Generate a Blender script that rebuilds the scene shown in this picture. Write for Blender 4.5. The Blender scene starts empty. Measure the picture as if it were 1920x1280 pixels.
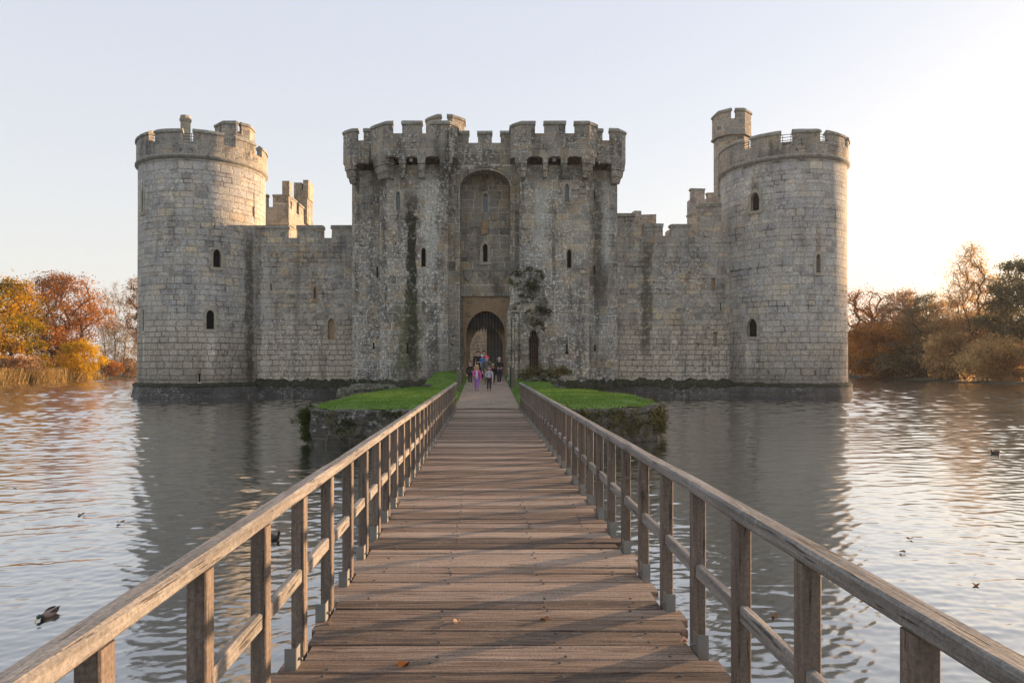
import bpy, bmesh, math, random
import numpy as np
from mathutils import Vector, Matrix, noise
rnd = random.Random(11)
S = bpy.context.scene
COL = S.collection
pi, sin, cos, rad = math.pi, math.sin, math.cos, math.radians

# ---- layout: eye 2.35 m above the moat, looking along +Y; x right, z up -----------------
F, CX, HY, EYE = 1300.0, 910.0, 680.0, 2.35
DECK = 0.70
def ax(px, Y): return (px - CX) / F * Y
def az(py, Y): return EYE + (HY - py) / F * Y
def at(px, py, Y): return Vector((ax(px, Y), Y, az(py, Y)))
def sm(x, a, b):
    t = min(1, max(0, (x - a) / (b - a))); return t * t * (3 - 2 * t)
def fbm(x, y, z=0.0, o=4): return noise.fractal(Vector((x, y, z)), 1.0, 2.0, o)

# ---- meshes ------------------------------------------------------------------------------
class MB:
    def __init__(s): s.v, s.f, s.mi, s.m = [], [], [], 0
    def add(s, vs, fs):
        b = len(s.v); s.v += [tuple(v) for v in vs]
        for f in fs: s.f.append([b + i for i in f]); s.mi.append(s.m)
        return b
    def box(s, x0, x1, y0, y1, z0, z1, j=0):
        vs = [(x, y, z) for z in (z0, z1) for y in (y0, y1) for x in (x0, x1)]
        if j: vs = [(x + rnd.uniform(-j, j), y + rnd.uniform(-j, j), z + rnd.uniform(-j, j)) for x, y, z in vs]
        return s.add(vs, [(0, 2, 3, 1), (4, 5, 7, 6), (0, 1, 5, 4), (1, 3, 7, 5), (3, 2, 6, 7), (2, 0, 4, 6)])
    def prism(s, bot, top, z0, z1):                    # plan polygons (counter-clockwise), same length
        n = len(bot)
        vs = [(x, y, z0) for x, y in bot] + [(x, y, z1) for x, y in top]
        fs = [tuple(range(n))[::-1], tuple(range(n, 2 * n))]
        fs += [(i, (i + 1) % n, n + (i + 1) % n, n + i) for i in range(n)]
        return s.add(vs, fs)
    def prism_y(s, poly, y0, y1):                      # elevation polygon in x,z
        n = len(poly)
        a = sum(poly[i][0] * poly[(i + 1) % n][1] - poly[(i + 1) % n][0] * poly[i][1] for i in range(n))
        if a < 0: poly = poly[::-1]
        vs = [(x, y0, z) for x, z in poly] + [(x, y1, z) for x, z in poly]
        fs = [tuple(range(n)), tuple(range(n, 2 * n))[::-1]]
        fs += [((i + 1) % n, i, n + i, n + (i + 1) % n) for i in range(n)]
        return s.add(vs, fs)
    def arc(s, r0, r1, a0, a1, z0, z1, n=None, top_in=0.0):      # curved block about z, angle from -Y
        n = n or max(1, int(abs(a1 - a0) / rad(3)))
        full = abs(abs(a1 - a0) - 2 * pi) < 1e-6
        k = n if full else n + 1
        vs = []
        for i in range(k):
            a = a0 + (a1 - a0) * i / n
            for r, z in ((r0, z0), (r1, z0), (r1 - top_in, z1), (r0 + top_in, z1)):
                vs.append((r * sin(a), -r * cos(a), z))
        fs = []
        for i in range(n):
            p, q = 4 * i, 4 * ((i + 1) % k)
            for c in range(4):
                d = (c + 1) % 4
                fs.append((p + c, q + c, q + d, p + d))
        if not full: fs += [(0, 1, 2, 3), (4 * n + 3, 4 * n + 2, 4 * n + 1, 4 * n)]
        return s.add(vs, fs)
    def lathe(s, prof, n=96, cap=True):               # prof [(r,z)] bottom to top
        vs = [(r * sin(2 * pi * i / n), -r * cos(2 * pi * i / n), z) for r, z in prof for i in range(n)]
        fs = []
        for k in range(len(prof) - 1):
            for i in range(n):
                j = (i + 1) % n
                fs.append((k * n + i, k * n + j, (k + 1) * n + j, (k + 1) * n + i))
        if cap:
            fs += [tuple(range(n))[::-1], tuple(range((len(prof) - 1) * n, len(prof) * n))]
        return s.add(vs, fs)
    def tube(s, pts, rs, n=6, cap=True):
        pts = [Vector(p) for p in pts]; vs = []
        for i, p in enumerate(pts):
            d = (pts[min(i + 1, len(pts) - 1)] - pts[max(i - 1, 0)])
            d = d.normalized() if d.length > 1e-6 else Vector((0, 0, 1))
            u = d.orthogonal().normalized() if i == 0 else (u - d * u.dot(d)).normalized()
            w = d.cross(u)
            r = rs[i] if hasattr(rs, '__len__') else rs
            for k in range(n):
                a = 2 * pi * k / n; vs.append(p + u * (cos(a) * r) + w * (sin(a) * r))
        fs = [(i * n + k, i * n + (k + 1) % n, (i + 1) * n + (k + 1) % n, (i + 1) * n + k)
              for i in range(len(pts) - 1) for k in range(n)]
        if cap: fs += [tuple(range(n))[::-1], tuple(range((len(pts) - 1) * n, len(pts) * n))]
        return s.add(vs, fs)
    def loft(s, secs, n=16):                          # secs [(centre, right, up)] ellipse half-axes vectors
        vs = []
        for c, u, w in secs:
            for k in range(n):
                a = 2 * pi * k / n; vs.append(Vector(c) + Vector(u) * cos(a) + Vector(w) * sin(a))
        fs = [(i * n + k, i * n + (k + 1) % n, (i + 1) * n + (k + 1) % n, (i + 1) * n + k)
              for i in range(len(secs) - 1) for k in range(n)]
        fs += [tuple(range(n))[::-1], tuple(range((len(secs) - 1) * n, len(secs) * n))]
        return s.add(vs, fs)
    def ball(s, c, r, n=12, m=8):
        c = Vector(c); r = r if hasattr(r, '__len__') else (r, r, r)
        vs = [c + Vector((r[0] * sin(pi * i / m) * cos(2 * pi * k / n), r[1] * sin(pi * i / m) * sin(2 * pi * k / n), r[2] * cos(pi * i / m)))
              for i in range(m + 1) for k in range(n)]
        fs = [(i * n + k, (i + 1) * n + k, (i + 1) * n + (k + 1) % n, i * n + (k + 1) % n) for i in range(m) for k in range(n)]
        return s.add(vs, fs)
    def xf(s, M, b=0):
        for i in range(b, len(s.v)): s.v[i] = tuple(M @ Vector(s.v[i]))
    def mesh(s, name, mats=(), smooth=False):
        me = bpy.data.meshes.new(name); me.from_pydata(s.v, [], s.f)
        mats = mats if hasattr(mats, '__len__') else (mats,)
        for m in mats: me.materials.append(m)
        if len(mats) > 1: me.polygons.foreach_set('material_index', s.mi)
        bm = bmesh.new(); bm.from_mesh(me)
        bmesh.ops.recalc_face_normals(bm, faces=bm.faces); bm.to_mesh(bm and me); bm.free()
        me.polygons.foreach_set('use_smooth', [smooth] * len(me.polygons)); me.update()
        return me
    def build(s, name, mats, parent=None, smooth=False, loc=None, carve=None):
        me = s.mesh(name, mats, smooth)
        if carve is not None: me = cut(me, carve)
        return put(name, me, parent, loc)

def put(name, me, parent=None, loc=None):
    o = bpy.data.objects.new(name, me); COL.objects.link(o)
    if loc is not None: o.location = loc
    if parent is not None:
        o.parent = parent
        o.matrix_parent_inverse = WORLD[parent.name].inverted()
    WORLD[o.name] = Matrix.Translation(o.location)
    return o
WORLD = {}
def cut(me, mb):
    if not mb.v: return me
    a = bpy.data.objects.new('cut_a', me); b = bpy.data.objects.new('cut_b', mb.mesh('cut_b'))
    COL.objects.link(a); COL.objects.link(b)
    md = a.modifiers.new('b', 'BOOLEAN'); md.object = b; md.operation = 'DIFFERENCE'; md.solver = 'EXACT'
    dg = bpy.context.evaluated_depsgraph_get()
    out = bpy.data.meshes.new_from_object(a.evaluated_get(dg))
    for o in (a, b): bpy.data.objects.remove(o, do_unlink=True)
    return out
def evald(me, mods):
    o = bpy.data.objects.new('tmp', me); COL.objects.link(o)
    for t, kw in mods:
        m = o.modifiers.new(t, t)
        for k, v in kw.items(): setattr(m, k, v)
    dg = bpy.context.evaluated_depsgraph_get()
    out = bpy.data.meshes.new_from_object(o.evaluated_get(dg))
    bpy.data.objects.remove(o, do_unlink=True)
    return out
def rough(me, amp, scale, seed=0.0, o=4):
    n = len(me.vertices); co = np.empty(n * 3); me.vertices.foreach_get('co', co); co = co.reshape(-1, 3)
    for i in range(n):
        p = Vector(co[i] * scale) + Vector((seed, seed * 1.7, 0))
        d = noise.noise_vector(p) * .6 + noise.noise_vector(p * 2.7) * .4
        co[i] += np.array(d) * amp
    me.vertices.foreach_set('co', co.ravel()); me.update()
    return me
def thing(name, label, cat, loc=(0, 0, 0), group=None, kind=None):
    o = bpy.data.objects.new(name, None); COL.objects.link(o); o.location = loc; o.empty_display_size = .2
    WORLD[o.name] = Matrix.Translation(loc)
    return tag(o, label, cat, group, kind)
def tag(o, label=None, cat=None, group=None, kind=None):
    if label: o['label'] = label
    if cat: o['category'] = cat
    if group: o['group'] = group
    if kind: o['kind'] = kind
    return o
def quads(name, V, mat, parent=None, loc=None):       # V: (n,4,3) array of loose quads
    n = len(V); me = bpy.data.meshes.new(name)
    me.vertices.add(n * 4); me.vertices.foreach_set('co', np.asarray(V, np.float32).ravel())
    me.loops.add(n * 4); me.loops.foreach_set('vertex_index', np.arange(n * 4, dtype=np.int32))
    me.polygons.add(n); me.polygons.foreach_set('loop_start', np.arange(n, dtype=np.int32) * 4)
    me.update(calc_edges=True); me.materials.append(mat)
    return put(name, me, parent, loc)

# ---- node helpers --------------------------------------------------------------------------
class G:
    def __init__(s, name):
        s.m = bpy.data.materials.new(name); s.m.use_nodes = True; s.t = s.m.node_tree; s.t.nodes.clear()
        s.out = s.t.nodes.new('ShaderNodeOutputMaterial')
    def n(s, typ, ins=None, **pr):
        nd = s.t.nodes.new('ShaderNode' + typ)
        for k, v in pr.items(): setattr(nd, k, v)
        for k, v in (ins or {}).items():
            i = nd.inputs[k]
            if hasattr(v, 'is_output'): s.t.links.new(v, i)
            else: i.default_value = v
        return nd
    def ma(s, op, a, b=0.0, c=0.0, clamp=False):
        return s.n('Math', {0: a, 1: b, 2: c}, operation=op, use_clamp=clamp).outputs[0]
    def vm(s, op, a, b=(0, 0, 0)): return s.n('VectorMath', {0: a, 1: b}, operation=op).outputs[0]
    def xyz(s, x=0.0, y=0.0, z=0.0): return s.n('CombineXYZ', {0: x, 1: y, 2: z}).outputs[0]
    def sep(s, v): return s.n('SeparateXYZ', {0: v}).outputs
    def mix(s, f, a, b, bl='MIX'):
        nd = s.n('Mix', data_type='RGBA', blend_type=bl)
        for i, v in ((0, f), (6, a), (7, b)):
            if hasattr(v, 'is_output'): s.t.links.new(v, nd.inputs[i])
            else: nd.inputs[i].default_value = v if i == 0 else (*v[:3], 1)
        return nd.outputs[2]
    def noi(s, vec, sc=1.0, de=3.0, ro=.55, di=0.0, dim='3D'):
        i = {'Scale': sc, 'Detail': de, 'Roughness': ro, 'Distortion': di}
        if dim != '1D': i['Vector'] = vec
        else: i['W'] = vec
        return s.n('TexNoise', i, noise_dimensions=dim).outputs[0]
    def st(s, x, a, b, lo=0.0, hi=1.0):
        return s.n('MapRange', {0: x, 1: a, 2: b, 3: lo, 4: hi}, interpolation_type='SMOOTHSTEP').outputs[0]
    def ramp(s, f, stops, interp='LINEAR'):
        nd = s.n('ValToRGB', {0: f}); r = nd.color_ramp; r.interpolation = interp
        while len(r.elements) < len(stops): r.elements.new(.5)
        for e, (p, c) in zip(r.elements, stops): e.position = p; e.color = (*c[:3], 1)
        return nd.outputs[0]
    def bump(s, h, st=.5, d=.05): return s.n('Bump', {'Strength': st, 'Distance': d, 'Height': h}).outputs[0]
    def pbr(s, col, ro=.9, nor=None, **kw):
        i = {'Base Color': col if hasattr(col, 'is_output') else (*col[:3], 1), 'Roughness': ro}
        if nor is not None: i['Normal'] = nor
        i.update(kw)
        b = s.n('BsdfPrincipled', i); s.t.links.new(b.outputs[0], s.out.inputs[0]); return s.m
    @property
    def pos(s): return s.n('NewGeometry').outputs['Position']

PAL = [(0, (.13, .125, .112)), (.13, (.25, .238, .205)), (.34, (.205, .20, .188)), (.52, (.305, .278, .228)),
       (.68, (.228, .222, .21)), (.85, (.345, .285, .20)), (1, (.20, .165, .142))]
PALT = [(0, (.17, .17, .165)), (.15, (.25, .245, .232)), (.38, (.225, .228, .228)), (.58, (.285, .272, .24)), (.8, (.245, .243, .238)), (.93, (.32, .28, .215)), (1, (.21, .195, .18))]
def stone(name, R=None, pal=PAL, lich=.5, dark=.5, moss=.25, bw=.66, rh=.40, streaks=(), lt=.46, gain=1.0, ochre=.4, low=0.0, mort=1.0, bumpy=.7):
    g = G(name)
    if R:
        x, y, z = g.sep(g.n('TexCoord').outputs['Object'])
        u = g.ma('MULTIPLY', g.ma('ARCTAN2', x, g.ma('MULTIPLY', y, -1.0)), R); v = z
        geo = g.n('NewGeometry')
    else:
        geo = g.n('NewGeometry'); x, y, z = g.sep(geo.outputs['Position'])
        nx, ny, nz = g.sep(g.vm('ABSOLUTE', geo.outputs['True Normal']))
        side = g.ma('GREATER_THAN', nx, ny); up = g.ma('GREATER_THAN', nz, .6)
        u = g.ma('ADD', g.ma('MULTIPLY', x, g.ma('SUBTRACT', 1.0, side)), g.ma('MULTIPLY', y, side))
        v = g.ma('ADD', g.ma('MULTIPLY', z, g.ma('SUBTRACT', 1.0, up)), g.ma('MULTIPLY', y, up))
    uv = g.xyz(u, v, 0.0); P = geo.outputs['Position']
    w1 = g.ma('SUBTRACT', g.noi(uv, .8, 2), .5); w2 = g.ma('SUBTRACT', g.noi(uv, 3.2, 2), .5)
    v1 = g.ma('ADD', v, g.ma('MULTIPLY', g.ma('SUBTRACT', g.noi(v, .9, 1.0, dim='1D'), .5), .55))
    v1 = g.ma('ADD', v1, g.ma('ADD', g.ma('MULTIPLY', w1, .08), g.ma('MULTIPLY', w2, .035)))
    row = g.n('TexWhiteNoise', {'W': g.ma('FLOOR', g.ma('DIVIDE', v1, rh))}, noise_dimensions='1D').outputs[0]
    u1 = g.ma('ADD', g.ma('MULTIPLY', u, g.ma('ADD', g.ma('MULTIPLY', row, .7), .68)), g.ma('MULTIPLY', row, 9.0))
    u1 = g.ma('ADD', u1, g.ma('ADD', g.ma('MULTIPLY', w1, .3), g.ma('MULTIPLY', w2, .1)))
    br = g.n('TexBrick', {'Vector': g.xyz(u1, v1, 0.0), 'Color1': (0, 0, 0, 1), 'Color2': (1, 1, 1, 1), 'Mortar': (.5, .5, .5, 1),
             'Scale': 1.0, 'Mortar Size': .036, 'Mortar Smooth': .55, 'Brick Width': bw, 'Row Height': rh}, offset=0.5)
    tint = g.ma('ADD', g.sep(br.outputs[0])[0], g.ma('MULTIPLY', g.ma('SUBTRACT', g.noi(uv, .35, 3), .5), .7), clamp=True)
    fac = br.outputs[1]
    c = g.ramp(tint, pal)
    big = g.noi(P, .22, 4); mid = g.noi(P, .9, 5, .6); fine = g.noi(P, 9.0, 6, .65); grit = g.noi(P, 32.0, 3, .6)
    c = g.mix(1.0, c, g.ramp(mid, [(.25, (.66, .66, .68)), (.75, (1.3, 1.28, 1.22))]), 'MULTIPLY')
    c = g.mix(g.ma('MULTIPLY', g.st(g.noi(P, .5, 4, .6), .55, .68), ochre), c, (.34, .245, .13))
    c = g.mix(g.ma('MULTIPLY', g.st(big, .50, .66), .45), c, (.235, .24, .245))
    mc = g.ramp(mid, [(.36, (.08, .075, .065)), (.50, (.40, .37, .31))])
    if mort != 1.0: mc = g.mix(1.0, mc, (mort, mort, mort), 'MULTIPLY')
    c = g.mix(g.ma('MULTIPLY', fac, .95), c, mc)
    if low:                                                # cleaner pinkish repair stone low down
        lo_ = g.ma('MULTIPLY', g.st(g.ma('ADD', v, g.ma('MULTIPLY', g.ma('SUBTRACT', g.noi(P, .35, 3), .5), 5.0)), 6.2, 3.6), low)
        c = g.mix(lo_, c, g.mix(fac, g.ramp(tint, [(0, (.26, .228, .18)), (.5, (.345, .305, .24)), (1, (.29, .265, .225))]), (.13, .11, .09)))
    # rain stains, black crust, lichen, moss
    vs = g.xyz(g.ma('MULTIPLY', u, 1.1), g.ma('MULTIPLY', v, .11), 3.1)
    stain = g.ma('MULTIPLY', g.st(g.noi(vs, 1.0, 6, .65), .47, .64), g.st(g.noi(P, .8, 5, .7), .30, .58))
    c = g.mix(g.ma('MULTIPLY', stain, dark), c, (.055, .055, .05))
    crust = g.ma('MULTIPLY', g.st(g.noi(P, 4.2, 8, .72), .50, .64), g.st(g.noi(P, .42, 3), .44, .60))
    c = g.mix(g.ma('MULTIPLY', crust, min(1, dark * 1.5)), c, (.045, .045, .04))
    lm = g.ma('MULTIPLY', g.st(g.noi(P, 5.5, 8, .75), .535, .60), g.st(g.noi(P, .33, 4, .6), lt, lt + .14))
    c = g.mix(g.ma('MULTIPLY', lm, lich), c, (.52, .53, .49))
    ms = g.ma('MULTIPLY', g.st(g.noi(P, 2.2, 6, .7), .52, .66), g.st(g.noi(P, .3, 3), .5, .62))
    c = g.mix(g.ma('MULTIPLY', ms, moss), c, (.075, .08, .03))
    for (u0, wd, z0, z1, col, amt, seed) in streaks:
        nn = g.noi(g.xyz(g.ma('MULTIPLY', u, 2.2), g.ma('MULTIPLY', v, .8), seed), 1.0, 6, .7)
        d = g.ma('ABSOLUTE', g.ma('SUBTRACT', u, u0))
        k = g.st(g.ma('ADD', g.ma('DIVIDE', d, wd), g.ma('MULTIPLY', g.ma('SUBTRACT', nn, .5), 3.2)), 1.25, .55)
        k = g.ma('MULTIPLY', k, g.ma('MULTIPLY', g.st(v, z0 - 1.2, z0 + 1.2), g.st(v, z1 + 1.2, z1 - 1.2)))
        k = g.ma('MULTIPLY', k, g.st(g.noi(P, 3.0, 8, .72), .34, .50))
        c = g.mix(g.ma('MULTIPLY', k, amt), c, col)
    c = g.mix(1.0, c, g.ramp(fine, [(.3, (.66, .66, .66)), (.7, (1.32, 1.32, 1.32))]), 'MULTIPLY')
    c = g.mix(1.0, c, g.ramp(grit, [(.3, (.8, .8, .8)), (.7, (1.2, 1.2, 1.2))]), 'MULTIPLY')
    c = g.mix(1.0, c, (gain * .99, gain * .975, gain * .955), 'MULTIPLY')
    h = g.ma('ADD', g.ma('MULTIPLY', g.ma('SUBTRACT', 1.0, fac), .55), g.ma('ADD', g.ma('MULTIPLY', fine, .55), g.ma('ADD', g.ma('MULTIPLY', tint, .3), g.ma('MULTIPLY', grit, .2))))
    return g.pbr(c, .92, g.bump(h, min(1.0, bumpy * 1.3), .085))

def plain_stone(name, col, var=.35, lich=.3, sc=3.0):
    g = G(name); P = g.pos
    c = g.mix(1.0, col, g.ramp(g.noi(P, sc, 6, .65), [(.25, (1 - var,) * 3), (.75, (1 + var,) * 3)]), 'MULTIPLY')
    c = g.mix(g.ma('MULTIPLY', g.st(g.noi(P, 6.0, 7, .7), .54, .62), lich), c, (.46, .46, .42))
    c = g.mix(g.ma('MULTIPLY', g.st(g.noi(P, 2.6, 7, .7), .55, .66), .6), c, (.05, .05, .042))
    return g.pbr(c, .9, g.bump(g.noi(P, 14, 6, .65), .6, .03))

def wood(name, axis, cols, dirt=.5, grain=1.0, rnd_attr=False, bumpy=.5):
    g = G(name); P = g.pos
    sc = [34.0, 34.0, 34.0]; sc[axis] = 1.9
    pv = g.vm('MULTIPLY', P, tuple(sc))
    if rnd_attr:
        isl = g.n('NewGeometry').outputs['Random Per Island']
        pv = g.vm('ADD', pv, g.xyz(g.ma('MULTIPLY', isl, 37.0), g.ma('MULTIPLY', isl, 91.0), 0.0))
    gr = g.noi(pv, 1.0 * grain, 6, .68, .4)
    s2 = [5.0, 5.0, 5.0]; s2[axis] = .5
    band = g.noi(g.vm('MULTIPLY', P, tuple(s2)), 1.0, 4, .6)
    f = g.ma('ADD', g.ma('MULTIPLY', gr, .62), g.ma('MULTIPLY', band, .38))
    if rnd_attr: f = g.ma('ADD', f, g.ma('MULTIPLY', g.ma('SUBTRACT', isl, .5), .32))
    c = g.ramp(f, cols)
    crack = g.st(g.noi(g.vm('MULTIPLY', pv, (1.3, 1.3, 1.3)), 1.0, 3, .5), .615, .67)
    c = g.mix(g.ma('MULTIPLY', crack, .75), c, (.022, .018, .015))
    spk = g.noi(P, 70.0, 5, .7)
    c = g.mix(1.0, c, g.ramp(spk, [(.32, (.62, .62, .62)), (.68, (1.38, 1.38, 1.38))]), 'MULTIPLY')
    lic = g.ma('MULTIPLY', g.st(g.noi(P, 22.0, 6, .7), .55, .63), g.st(g.noi(P, 3.0, 4, .6), .45, .62))
    c = g.mix(g.ma('MULTIPLY', lic, dirt), c, (.30, .29, .26))
    h = g.ma('SUBTRACT', gr, g.ma('MULTIPLY', crack, .8))
    return g.pbr(c, .8, g.bump(h, bumpy, .012))

def leaf(name, stops, trans=.35, sc=.35):
    g = G(name)
    isl = g.n('NewGeometry').outputs['Random Per Island']
    f = g.ma('ADD', g.ma('MULTIPLY', isl, .45), g.ma('MULTIPLY', g.st(g.noi(g.pos, sc, 4), .34, .66), .55))
    c = g.ramp(f, stops)
    d = g.n('BsdfDiffuse', {0: c}).outputs[0]; t = g.n('BsdfTranslucent', {0: c}).outputs[0]
    mx = g.n('MixShader', {0: trans, 1: d, 2: t}).outputs[0]
    g.t.links.new(mx, g.out.inputs[0]); return g.m
def flat(name, col, ro=.7, **kw):
    g = G(name)
    c = g.mix(1.0, col, g.ramp(g.noi(g.pos, 9.0, 5, .6), [(.3, (.82,) * 3), (.7, (1.18,) * 3)]), 'MULTIPLY')
    return g.pbr(c, ro, **kw)
# ================= CASTLE ======================================================================
DK = (.022, .025, .015); GN = (.06, .065, .022); LC = (.5, .51, .48)
M_TL = stone('tower_masonry_west', 4.22, PALT, low=.75, mort=.6, streaks=[(4.85, .42, .8, 11.2, (.045, .045, .036), .85, 1.0)], lich=.4, dark=.34, gain=1.72, ochre=.25)
M_TR = stone('tower_masonry_east', 4.16, PALT, low=.3, mort=.6, lich=.4, dark=.3, gain=1.72, ochre=.25, moss=.15)
M_PAR = stone('parapet_masonry_round', 4.3, lich=.6, dark=.8, rh=.45, bw=.8, gain=1.3)
M_CURT = stone('curtain_masonry', mort=.7, lich=.55, dark=.5, rh=.36, bw=.62, gain=1.5, ochre=.5, low=.75,
               streaks=[(-15.45, .35, 1, 10.5, LC, .28, 2.0), (11.3, .4, 3, 11.0, (.05, .05, .03), .8, 4.0)])
M_GATE = stone('gatehouse_masonry', mort=1.25, lt=.38, lich=1.0, dark=.85, rh=.50, bw=.85, gain=1.2, ochre=.3,
               streaks=[(-4.75, .40, 4.2, 13.2, DK, 1.0, 5.0), (-5.0, .95, 1.2, 6.2, (.07, .075, .028), .8, 6.0), (-4.7, .3, 1.5, 5.5, DK, .8, 6.5),
                        (-3.6, .5, 8.5, 14.5, LC, .45, 7.0), (7.6, .45, 6.0, 14.6, (.05, .05, .045), .75, 8.0), (8.0, .3, 9, 14.2, LC, .45, 9.0), (3.6, .5, 9, 14, LC, .4, 10.0)])
M_GPAR = stone('gatehouse_parapet_masonry', lt=.36, lich=1.0, dark=1.0, rh=.45, bw=.8, gain=1.12)
M_REC = stone('gate_recess_masonry', lich=.12, dark=.5, rh=.48, bw=.75, gain=1.15, ochre=.2, mort=1.4)
M_BACK = stone('inner_range_masonry', lich=.3, dark=.5, rh=.4, bw=.7, gain=1.35)
M_TRIM = plain_stone('dressed_stone', (.33, .30, .235), lich=.25)
M_COPE = plain_stone('coping_stone', (.25, .24, .205), lich=.65)
M_OCHRE = plain_stone('ochre_dressed_stone', (.31, .215, .13), lich=.08, var=.25)
M_PLINTH = stone('plinth_masonry', pal=[(0, (.05, .05, .052)), (1, (.085, .082, .08))], lich=.35, dark=.9, moss=.6, rh=.42, bw=.9, gain=1.0, ochre=0, mort=.3)
M_MOSS = plain_stone('plinth_moss', (.022, .026, .011), lich=.12, var=.7, sc=5)
M_DARKPANE = flat('painted_opening_shade', (.004, .004, .004), .9)  # near-black sheet painting the shade inside openings
M_GLASS = flat('window_glass', (.10, .14, .17), .12)
M_IRON = flat('wrought_iron', (.014, .014, .015), .6)
M_DOOR = wood('door_oak_grey', 2, [(.3, (.055, .054, .052)), (.7, (.11, .108, .102))], .1)
M_DOORB = wood('door_oak_brown', 2, [(.3, (.030, .017, .010)), (.7, (.065, .036, .02))], .05)

castle = thing('castle', 'ruined grey stone castle with round corner towers and twin-towered gatehouse standing in the moat', 'castle', (0, 47, 0))

def chain_len(ch): 
    L = [0]
    for a, b in zip(ch, ch[1:]): L.append(L[-1] + math.dist(a, b))
    return L
def chain_at(ch, L, s):
    s = min(max(s, 0), L[-1])
    for i in range(len(ch) - 1):
        if s <= L[i + 1] + 1e-9:
            t = (s - L[i]) / (L[i + 1] - L[i]); a, b = ch[i], ch[i + 1]
            return (a[0] + (b[0] - a[0]) * t, a[1] + (b[1] - a[1]) * t)
def chain_sub(ch, s0, s1):
    L = chain_len(ch); s0, s1 = max(0, s0), min(L[-1], s1)
    return [chain_at(ch, L, s0)] + [p for p, l in zip(ch, L) if s0 + .02 < l < s1 - .02] + [chain_at(ch, L, s1)]
def chain_off(pts, d):                              # +d moves to the left of travel (inwards: chains run left to right, left = +Y)
    out = []
    for i in range(len(pts)):
        ds = []
        for a, b in ((i - 1, i), (i, i + 1)):
            if a >= 0 and b < len(pts):
                v = Vector(pts[b]) - Vector(pts[a])
                if v.length > 1e-6: ds.append(Vector((-v.y, v.x)).normalized())
        n = sum(ds, Vector((0, 0)))
        n = n.normalized(); k = 1 / max(.35, n.dot(ds[0]))
        out.append((pts[i][0] + n.x * d * k, pts[i][1] + n.y * d * k))
    return out
def strip(mb, ch, s0, s1, d0, d1, z0, z1, b0=0.0, t1=0.0, j=0):  # wall along a chain between offsets d0 (outer) and d1
    sub = chain_sub(ch, s0, s1)
    bo = chain_off(sub, d0 + b0); bi = chain_off(sub, d1); to = chain_off(sub, d0 + t1); ti = chain_off(sub, d1 - t1)
    b = mb.prism(bo + bi[::-1], to + ti[::-1], z0, z1)
    if j:
        for i in range(b, len(mb.v)): mb.v[i] = tuple(c + rnd.uniform(-j, j) for c in mb.v[i])
def px_s(ch, px):                                   # distance along a chain where a line of sight meets it
    k = (px - CX) / F; L = chain_len(ch); best = None
    for i in range(len(ch) - 1):
        a, b = ch[i], ch[i + 1]
        fa, fb = a[0] - k * a[1], b[0] - k * b[1]
        if fa * fb <= 0 and abs(fa - fb) > 1e-9:
            t = fa / (fa - fb); y = a[1] + (b[1] - a[1]) * t
            if best is None or y < best[0]: best = (y, L[i] + t * (L[i + 1] - L[i]))
    return best[1]
def crenellate(mb, cope, ch, merl, z1, z2, th=.5):
    for s0, s1 in merl:
        strip(mb, ch, s0, s1, 0.004, th, z1 - .02, z2 - .26, j=.012)
        strip(cope, ch, s0 - .05, s1 + .05, -.07, th + .07, z2 - .26, z2 - .12, j=.012)
        strip(cope, ch, s0 - .05, s1 + .05, -.07, th + .07, z2 - .12, z2 + .03, t1=.2, j=.015)
def merlons(ch, spans):
    L = chain_len(ch)[-1]; out = []
    for a, b in spans:
        out.append((0 if a is None else px_s(ch, a), L if b is None else px_s(ch, b)))
    return out

def arch_poly(cx, z0, zs, za, hw, pointed=True, n=8):
    pts = [(cx - hw, z0), (cx + hw, z0), (cx + hw, zs)]
    for i in range(1, n):
        t = i / n
        if pointed: x = hw * (1 - t ** 1.55); z = zs + (za - zs) * (1 - (1 - t) ** 1.75)
        else: x = hw * cos(t * pi / 2); z = zs + (za - zs) * sin(t * pi / 2)
        pts.append((cx + x, z))
    pts.append((cx, za))
    for x, z in pts[::-1][1:n]: pts.append((2 * cx - x, z))
    pts.append((cx - hw, zs))
    return pts
def ring_poly_y(mb, inner, outer, y0, y1):           # frame between two outlines with equal counts
    n = len(inner)
    vs = [(x, y, z) for y in (y0, y1) for P in (inner, outer) for x, z in P]
    fs = []
    for i in range(n):
        j = (i + 1) % n
        fs += [(i, j, n + j, n + i), (2 * n + j, 2 * n + i, 3 * n + i, 3 * n + j), (j, i, 2 * n + i, 2 * n + j), (n + i, n + j, 3 * n + j, 3 * n + i)]
    mb.add(vs, fs)

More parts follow.
